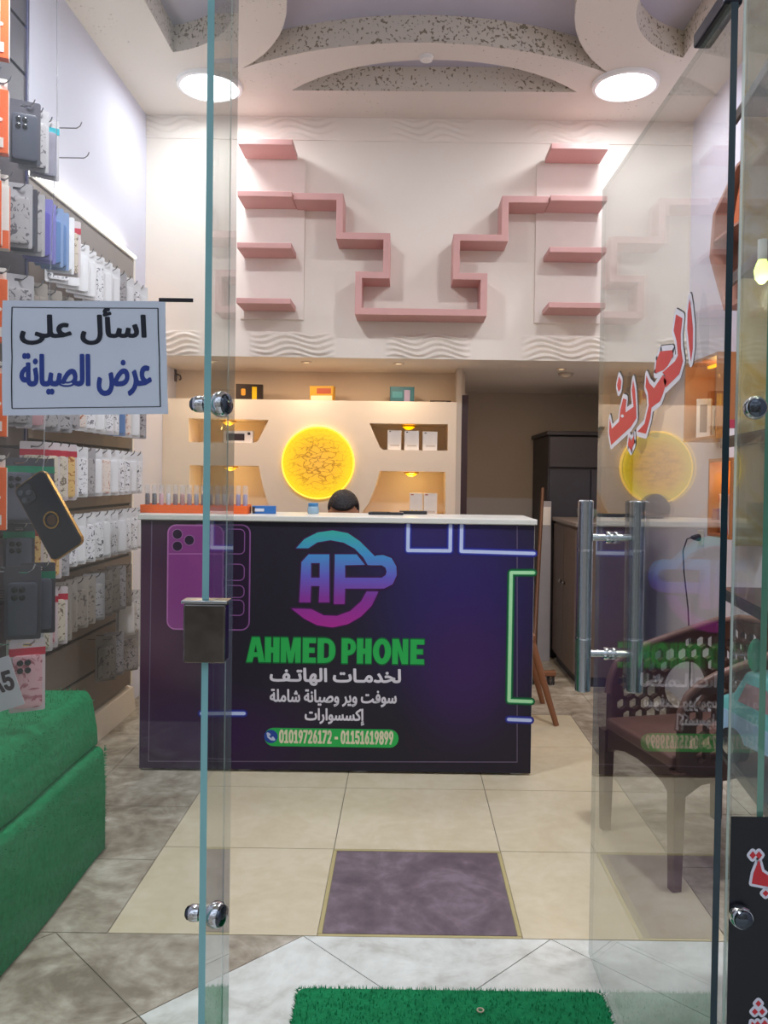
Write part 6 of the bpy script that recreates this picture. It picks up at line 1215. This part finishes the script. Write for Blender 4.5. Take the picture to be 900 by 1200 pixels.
for k, (c, n_) in enumerate((('#c8b8b4', 'pale'), ('#d84050', 'red'), ('#3a3038', 'dark'), ('#d8c0b8', 'cream'))):
    t = thing('booklet', f'{n_} booklet leaning in the lower wall box', 'booklet', (WX-.09, y0+.03+.035*k, z0), 'booklets in the wall box')
    Mx = Matrix.Translation((WX-.08, y0+.035+.03*k, z0+.0005)) @ Matrix.Rotation(math.radians(-9), 4, 'X')
    MB().box(-.065, .05, 0, .012, .003, .19, Mx).build('cover', K('booklet_'+n_, c), t, bevel=.001)
    MB().box(-.0655, -.0652, .001, .011, .15, .185, Mx).build('spine_label', K('booklet_red', '#d84050'), t)
yy = y0+.05; zt2 = P(857, 537, yy).z
t = thing('packet', 'white packet with a red top standing on the lower wall box', 'packet', (WX-.08, yy+.05, zt2))
zz_ = z1+.0155
MB().box(WX-.14, WX-.03, yy+.01, yy+.05, zz_, zz_+.17).build('packet', K('white_packet', '#dcd6dc'), t, bevel=.003)
MB().box(WX-.142, WX-.028, yy+.008, yy+.052, zz_+.135, zz_+.175).build('top_band', K('crimson_print', '#a83048'), t, bevel=.002)
# hexagonal wall shelf
hexp = [PX(x, y, WX-.13) for x, y in ((858, 197), (835, 270), (831, 302), (848, 364))]
yc = 4.02; hv = [(hexp[0].y-.05, hexp[0].z), (hexp[1].y, hexp[1].z+.08), (hexp[2].y, hexp[2].z), (hexp[3].y, hexp[3].z)]
ycm = hv[0][0]-.10
hex_o = hv+[(2*ycm-hv[3][0], hv[3][1]), (2*ycm-hv[2][0], hv[2][1]), (2*ycm-hv[1][0], hv[1][1]), (2*ycm-hv[0][0], hv[0][1])]
cz_ = sum(v for u, v in hex_o)/8; inn = [((u-ycm)*.9+ycm, (v-cz_)*.94+cz_) for u, v in hex_o]
hs_ = thing('hexagon_shelf', 'faceted pinkish brown wall shelf high on the right wall', 'shelf', (WX, ycm, cz_))
MB().plate([hex_o, inn], .13, lambda u, v, w_: Vector((WX-.0003-w_, u, v))).build('frame', mat('rosy_wood', '#a87868', .5, var=.1), hs_, bevel=.002)
MB().plate([inn], .006, lambda u, v, w_: Vector((WX-.0003-w_, u, v))).build('back', mat('dark_shelf_back', '#5a4044', .6), hs_)
yb_ = 3.80; zs_ = P(856, 268, yb_).z; zb_ = inn[3][1]+.0008; WH = (WX-.128, WX-.0065)
def hexw(z):      # half width of the inside of the frame at a height
    for (u0, v0), (u1, v1) in zip(inn[:4], inn[1:4]):
        if min(v0, v1) <= z <= max(v0, v1): return (u0+(u1-u0)*(z-v0)/(v1-v0))-ycm
    return .1
hw_ = hexw(zs_-.012)-.006
MB().box(WH[0], WH[1], ycm-hw_, ycm+hw_, zs_-.012, zs_).build('shelf_board', MATS['rosy_wood'], hs_)
t = thing('bag', 'orange bag standing in the faceted wall shelf', 'bag', (WX-.07, yb_, zs_))
def tap(x0, x1, y0, y1, z0, z1, k): return [Vector(q) for q in ((x0, y0, z0), (x1, y0, z0), (x1, y1, z0), (x0, y1, z0), (x0+k, y0+k, z1), (x1-k, y0+k, z1), (x1-k, y1-k, z1), (x0+k, y1-k, z1))]
MB().hexa(tap(WX-.115, WX-.03, yb_-.16, yb_-.01, zs_+.0004, zs_+.20, .02)).build('bag', mat('orange_cloth', '#c8642c', .7, var=.15), t, bevel=.008, seg=3)
MB().tube([(WX-.07, yb_-.12, zs_+.198), (WX-.07, yb_-.11, zs_+.235), (WX-.07, yb_-.06, zs_+.235), (WX-.07, yb_-.05, zs_+.198)], .005, 6).build('handle', mat('red_strap', '#a84030', .6), t, smooth=True)
for k, (nm_, c, y, h_) in enumerate((('pale blue', '#a8c0e4', yb_-.13, .24), ('green', '#2f9a5c', yb_-.235, .22))):
    carton('gift_box', f'{nm_} box in the lower half of the faceted wall shelf', 'box', WX-.115, WX-.03, y, zb_, zb_+h_, .07, K('gift_'+nm_.replace(' ', '_'), c), [('print', .25, .75, .3, .7, K('gift_white', '#e4e8f0'), True)], -.2)
# plug and cord
q = PX(822, 630, WX)
t = thing('power_plug', 'black power plug and cord hanging from a socket on the right wall', 'plug', q)
MB().box(WX-.008, WX, q.y-.04, q.y+.04, q.z-.04, q.z+.04).build('socket', MATS['white_plastic'], t, bevel=.003)
MB().lathe([(0, .0), (.018, .0), (.02, .012), (.014, .035), (.007, .05), (0, .05)], (WX-.0083, q.y, q.z), (-1, 0, 0), n=16).build('plug', MATS['black_plastic'], t, smooth=True)
MB().tube([(WX-.055, q.y, q.z), (WX-.075, q.y+.01, q.z-.01), (WX-.078, q.y+.06, q.z-.08), (WX-.06, q.y+.09, q.z-.2), (WX-.035, q.y+.085, q.z-.4), (WX-.02, q.y+.08, .3), (WX-.02, q.y+.07, .012)], .004, 8).build('cord', MATS['black_plastic'], t, smooth=True)
# small bracket on the left back wall
q = PX(205, 440, LX)
t = thing('wall_hook', 'small dark hook on the left wall beside the niches', 'hook', q)
MB().box(LX+.0003, LX+.008, q.y-.018, q.y+.018, q.z-.04, q.z+.04).build('plate', mat('dark_bronze', '#5a4034', .4, .7), t, bevel=.002)
MB().tube([(LX+.008, q.y, q.z+.01), (LX+.035, q.y, q.z), (LX+.04, q.y, q.z-.02), (LX+.03, q.y, q.z-.03)], .005, 8).build('prong', MATS['dark_bronze'], t, smooth=True)

# ------------------------------------------------------------------ display rack in the right window
def gold_mat():
    M = bpy.data.materials.new('gold_marble'); M.use_nodes = True; nt = M.node_tree; b = nt.nodes['Principled BSDF']
    tc = nt.nodes.new('ShaderNodeTexCoord'); no = nt.nodes.new('ShaderNodeTexNoise'); no.inputs['Scale'].default_value = 3; no.inputs['Detail'].default_value = 8; no.inputs['Distortion'].default_value = 1.6
    nt.links.new(tc.outputs['Object'], no.inputs['Vector']); cr = nt.nodes.new('ShaderNodeValToRGB'); e = cr.color_ramp.elements
    e[0].position, e[0].color = .3, lin('#b8955c'); e[1].position, e[1].color = .68, lin('#f2e4cc'); k = e.new(.48); k.color = lin('#e2cca8'); k = e.new(.54); k.color = lin('#dcb868')
    nt.links.new(no.outputs['Fac'], cr.inputs[0]); nt.links.new(cr.outputs[0], b.inputs['Base Color']); b.inputs['Roughness'].default_value = .25
    return M
rk = thing('display_rack', 'gold marbled display rack with dark edged shelves in the right window', 'display rack', (1.2, 2.1, 0))
gz0 = P(885, 640, 2.12).z; gxl = P(869, 300, 2.12).x
MB().box(gxl, 1.56, 2.12, 2.14, gz0, 2.75).build('back_panel', gold_mat(), rk, bevel=.002)
RKM = mat('dark_shelf_edge', '#33363c', .3, .3); RGL = mat('shelf_board_dark', '#4c4a48', .3)
for (x1_, y1_, x2_, y2_) in ((873, 122, 900, 85), (868, 318, 900, 285), (857, 514, 900, 508), (857, 695, 893, 717), (855, 885, 897, 915)):
    a = P(x1_, y1_, 2.05); z = a.z; c = PH(x2_, y2_, z) if abs(y2_-577) > 30 and False else None
    xa, xb2 = a.x, a.x-.055; ya, yb3 = 2.1195, 1.70
    o = MB().prism([(xa, ya, z), (xb2, yb3, z), (1.5, yb3, z), (1.5, ya, z)], (0, 0, .006)).build('shelf', RGL, rk)
    b = MB(); b.prism([(xa-.001, ya, z-.022), (xb2-.001, yb3, z-.022), (xb2+.008, yb3, z-.022), (xa+.008, ya, z-.022)], (0, 0, .0215)); b.prism([(xb2+.0085, yb3, z-.022), (1.5, yb3, z-.022), (1.5, yb3+.01, z-.022), (xb2+.0085, yb3+.01, z-.022)], (0, 0, .0215)); b.build('shelf_edge', RKM, o)
for x in (1.30, 1.48): MB().cyl((x, 2.10, 0), (x, 2.10, 2.75), .011, None, 12).build('post', STEEL, rk, smooth=True)
q = P(893, 314, 1.78); zsh = P(868, 318, 2.05).z
t = thing('light_bulb', 'small greenish yellow lit bulb under a shelf of the gold rack', 'light', (q.x, 1.78, zsh-.02))
MB().cyl((q.x, 1.78, zsh-.045), (q.x, 1.78, zsh-.0005), .010, None, 14).build('socket', MATS['white_plastic'], t, smooth=True)
MB().lathe([(.009, 0), (.012, -.006), (.017, -.022), (.014, -.04), (.006, -.05), (0, -.052)], (q.x, 1.78, zsh-.0455), n=20).build('bulb', mat('yellow_green_bulb', '#f4ff9a', .3, emis=2.5, ecol='#ecff8c', var=0), t, smooth=True)
l = bpy.data.lights.new('bulb_glow', 'POINT'); l.energy = 1.6; l.color = (1, 1, .72); l.shadow_soft_size = .03
o = bpy.data.objects.new('bulb_glow', l); COL.objects.link(o); o.parent = t; o.location = (0, -.01, -.11)
# toy car on the low shelf
zc = P(855, 885, 2.05).z+.0065
TEAL = mat('teal_car_paint', '#7cc9c8', .25, var=.04); PBL = mat('pale_blue_paint', '#a9cbe8', .3, var=.04); TYRE = mat('toy_tyre', '#22242a', .6); 
tc_ = thing('toy_car', 'teal and pale blue toy car standing on the low shelf in the right window', 'toy car')
def carframe(u, v, w_): return Vector((w_, u, v))
body = [(-.17, .05), (-.175, .10), (-.15, .135), (-.08, .15), (-.045, .215), (.0, .238), (.07, .235), (.115, .17), (.165, .15), (.175, .10), (.17, .05)]
MB().plate([body], .15, lambda u, v, w_: Vector((w_-.075, u, v))).build('body', TEAL, tc_, bevel=.018, seg=3, smooth=True)
for x in (-.0765, .0762): MB().plate([[(-.14, .055), (-.145, .10), (.15, .125), (.155, .055)]], .0012, lambda u, v, w_: Vector((x+(w_ if x > 0 else -w_+.0012), u, v))).build('side_panel', PBL, tc_)
for x in (-.0768, .0766): MB().plate([[(-.03, .15), (-.01, .205), (.06, .205), (.09, .155)]], .001, lambda u, v, w_: Vector((x+(w_ if x > 0 else -w_+.001), u, v))).build('side_window', mat('toy_window_pink', '#b98c94', .2), tc_)
for sx in (-1, 1):
    for y in (-.105, .105):
        o = MB().lathe([(0, -.016), (.03, -.016), (.042, -.012), (.042, .012), (.03, .016), (0, .016)], (sx*.072, y, .043), (1, 0, 0), n=22).build('wheel', TYRE, tc_, smooth=True)
        MB().lathe([(0, .0165), (.02, .0165), (.022, .0185), (.008, .0205), (0, .021)], (sx*.072, y, .043), (sx, 0, 0), n=16).build('hub', STEEL, o, smooth=True)
MB().ell((-.06, .05, .275), (.022, .012, .04)).cyl((-.06, .05, .22), (-.06, .05, .25), .006, None, 8).build('mirror', mat('mint_plastic', '#4fb894', .35), tc_, smooth=True)
for sx in (-1, 1): MB().ell((sx*.05, -.165, .105), (.018, .012, .018)).build('headlight', mat('toy_headlight', '#e8e8e0', .2), tc_, smooth='all')
q = P(893, 868, 1.88); tc_.location = (q.x+.075, 1.90, zc); tc_.rotation_euler = (0, 0, math.radians(16))
bb = P(872, 885, 1.9)
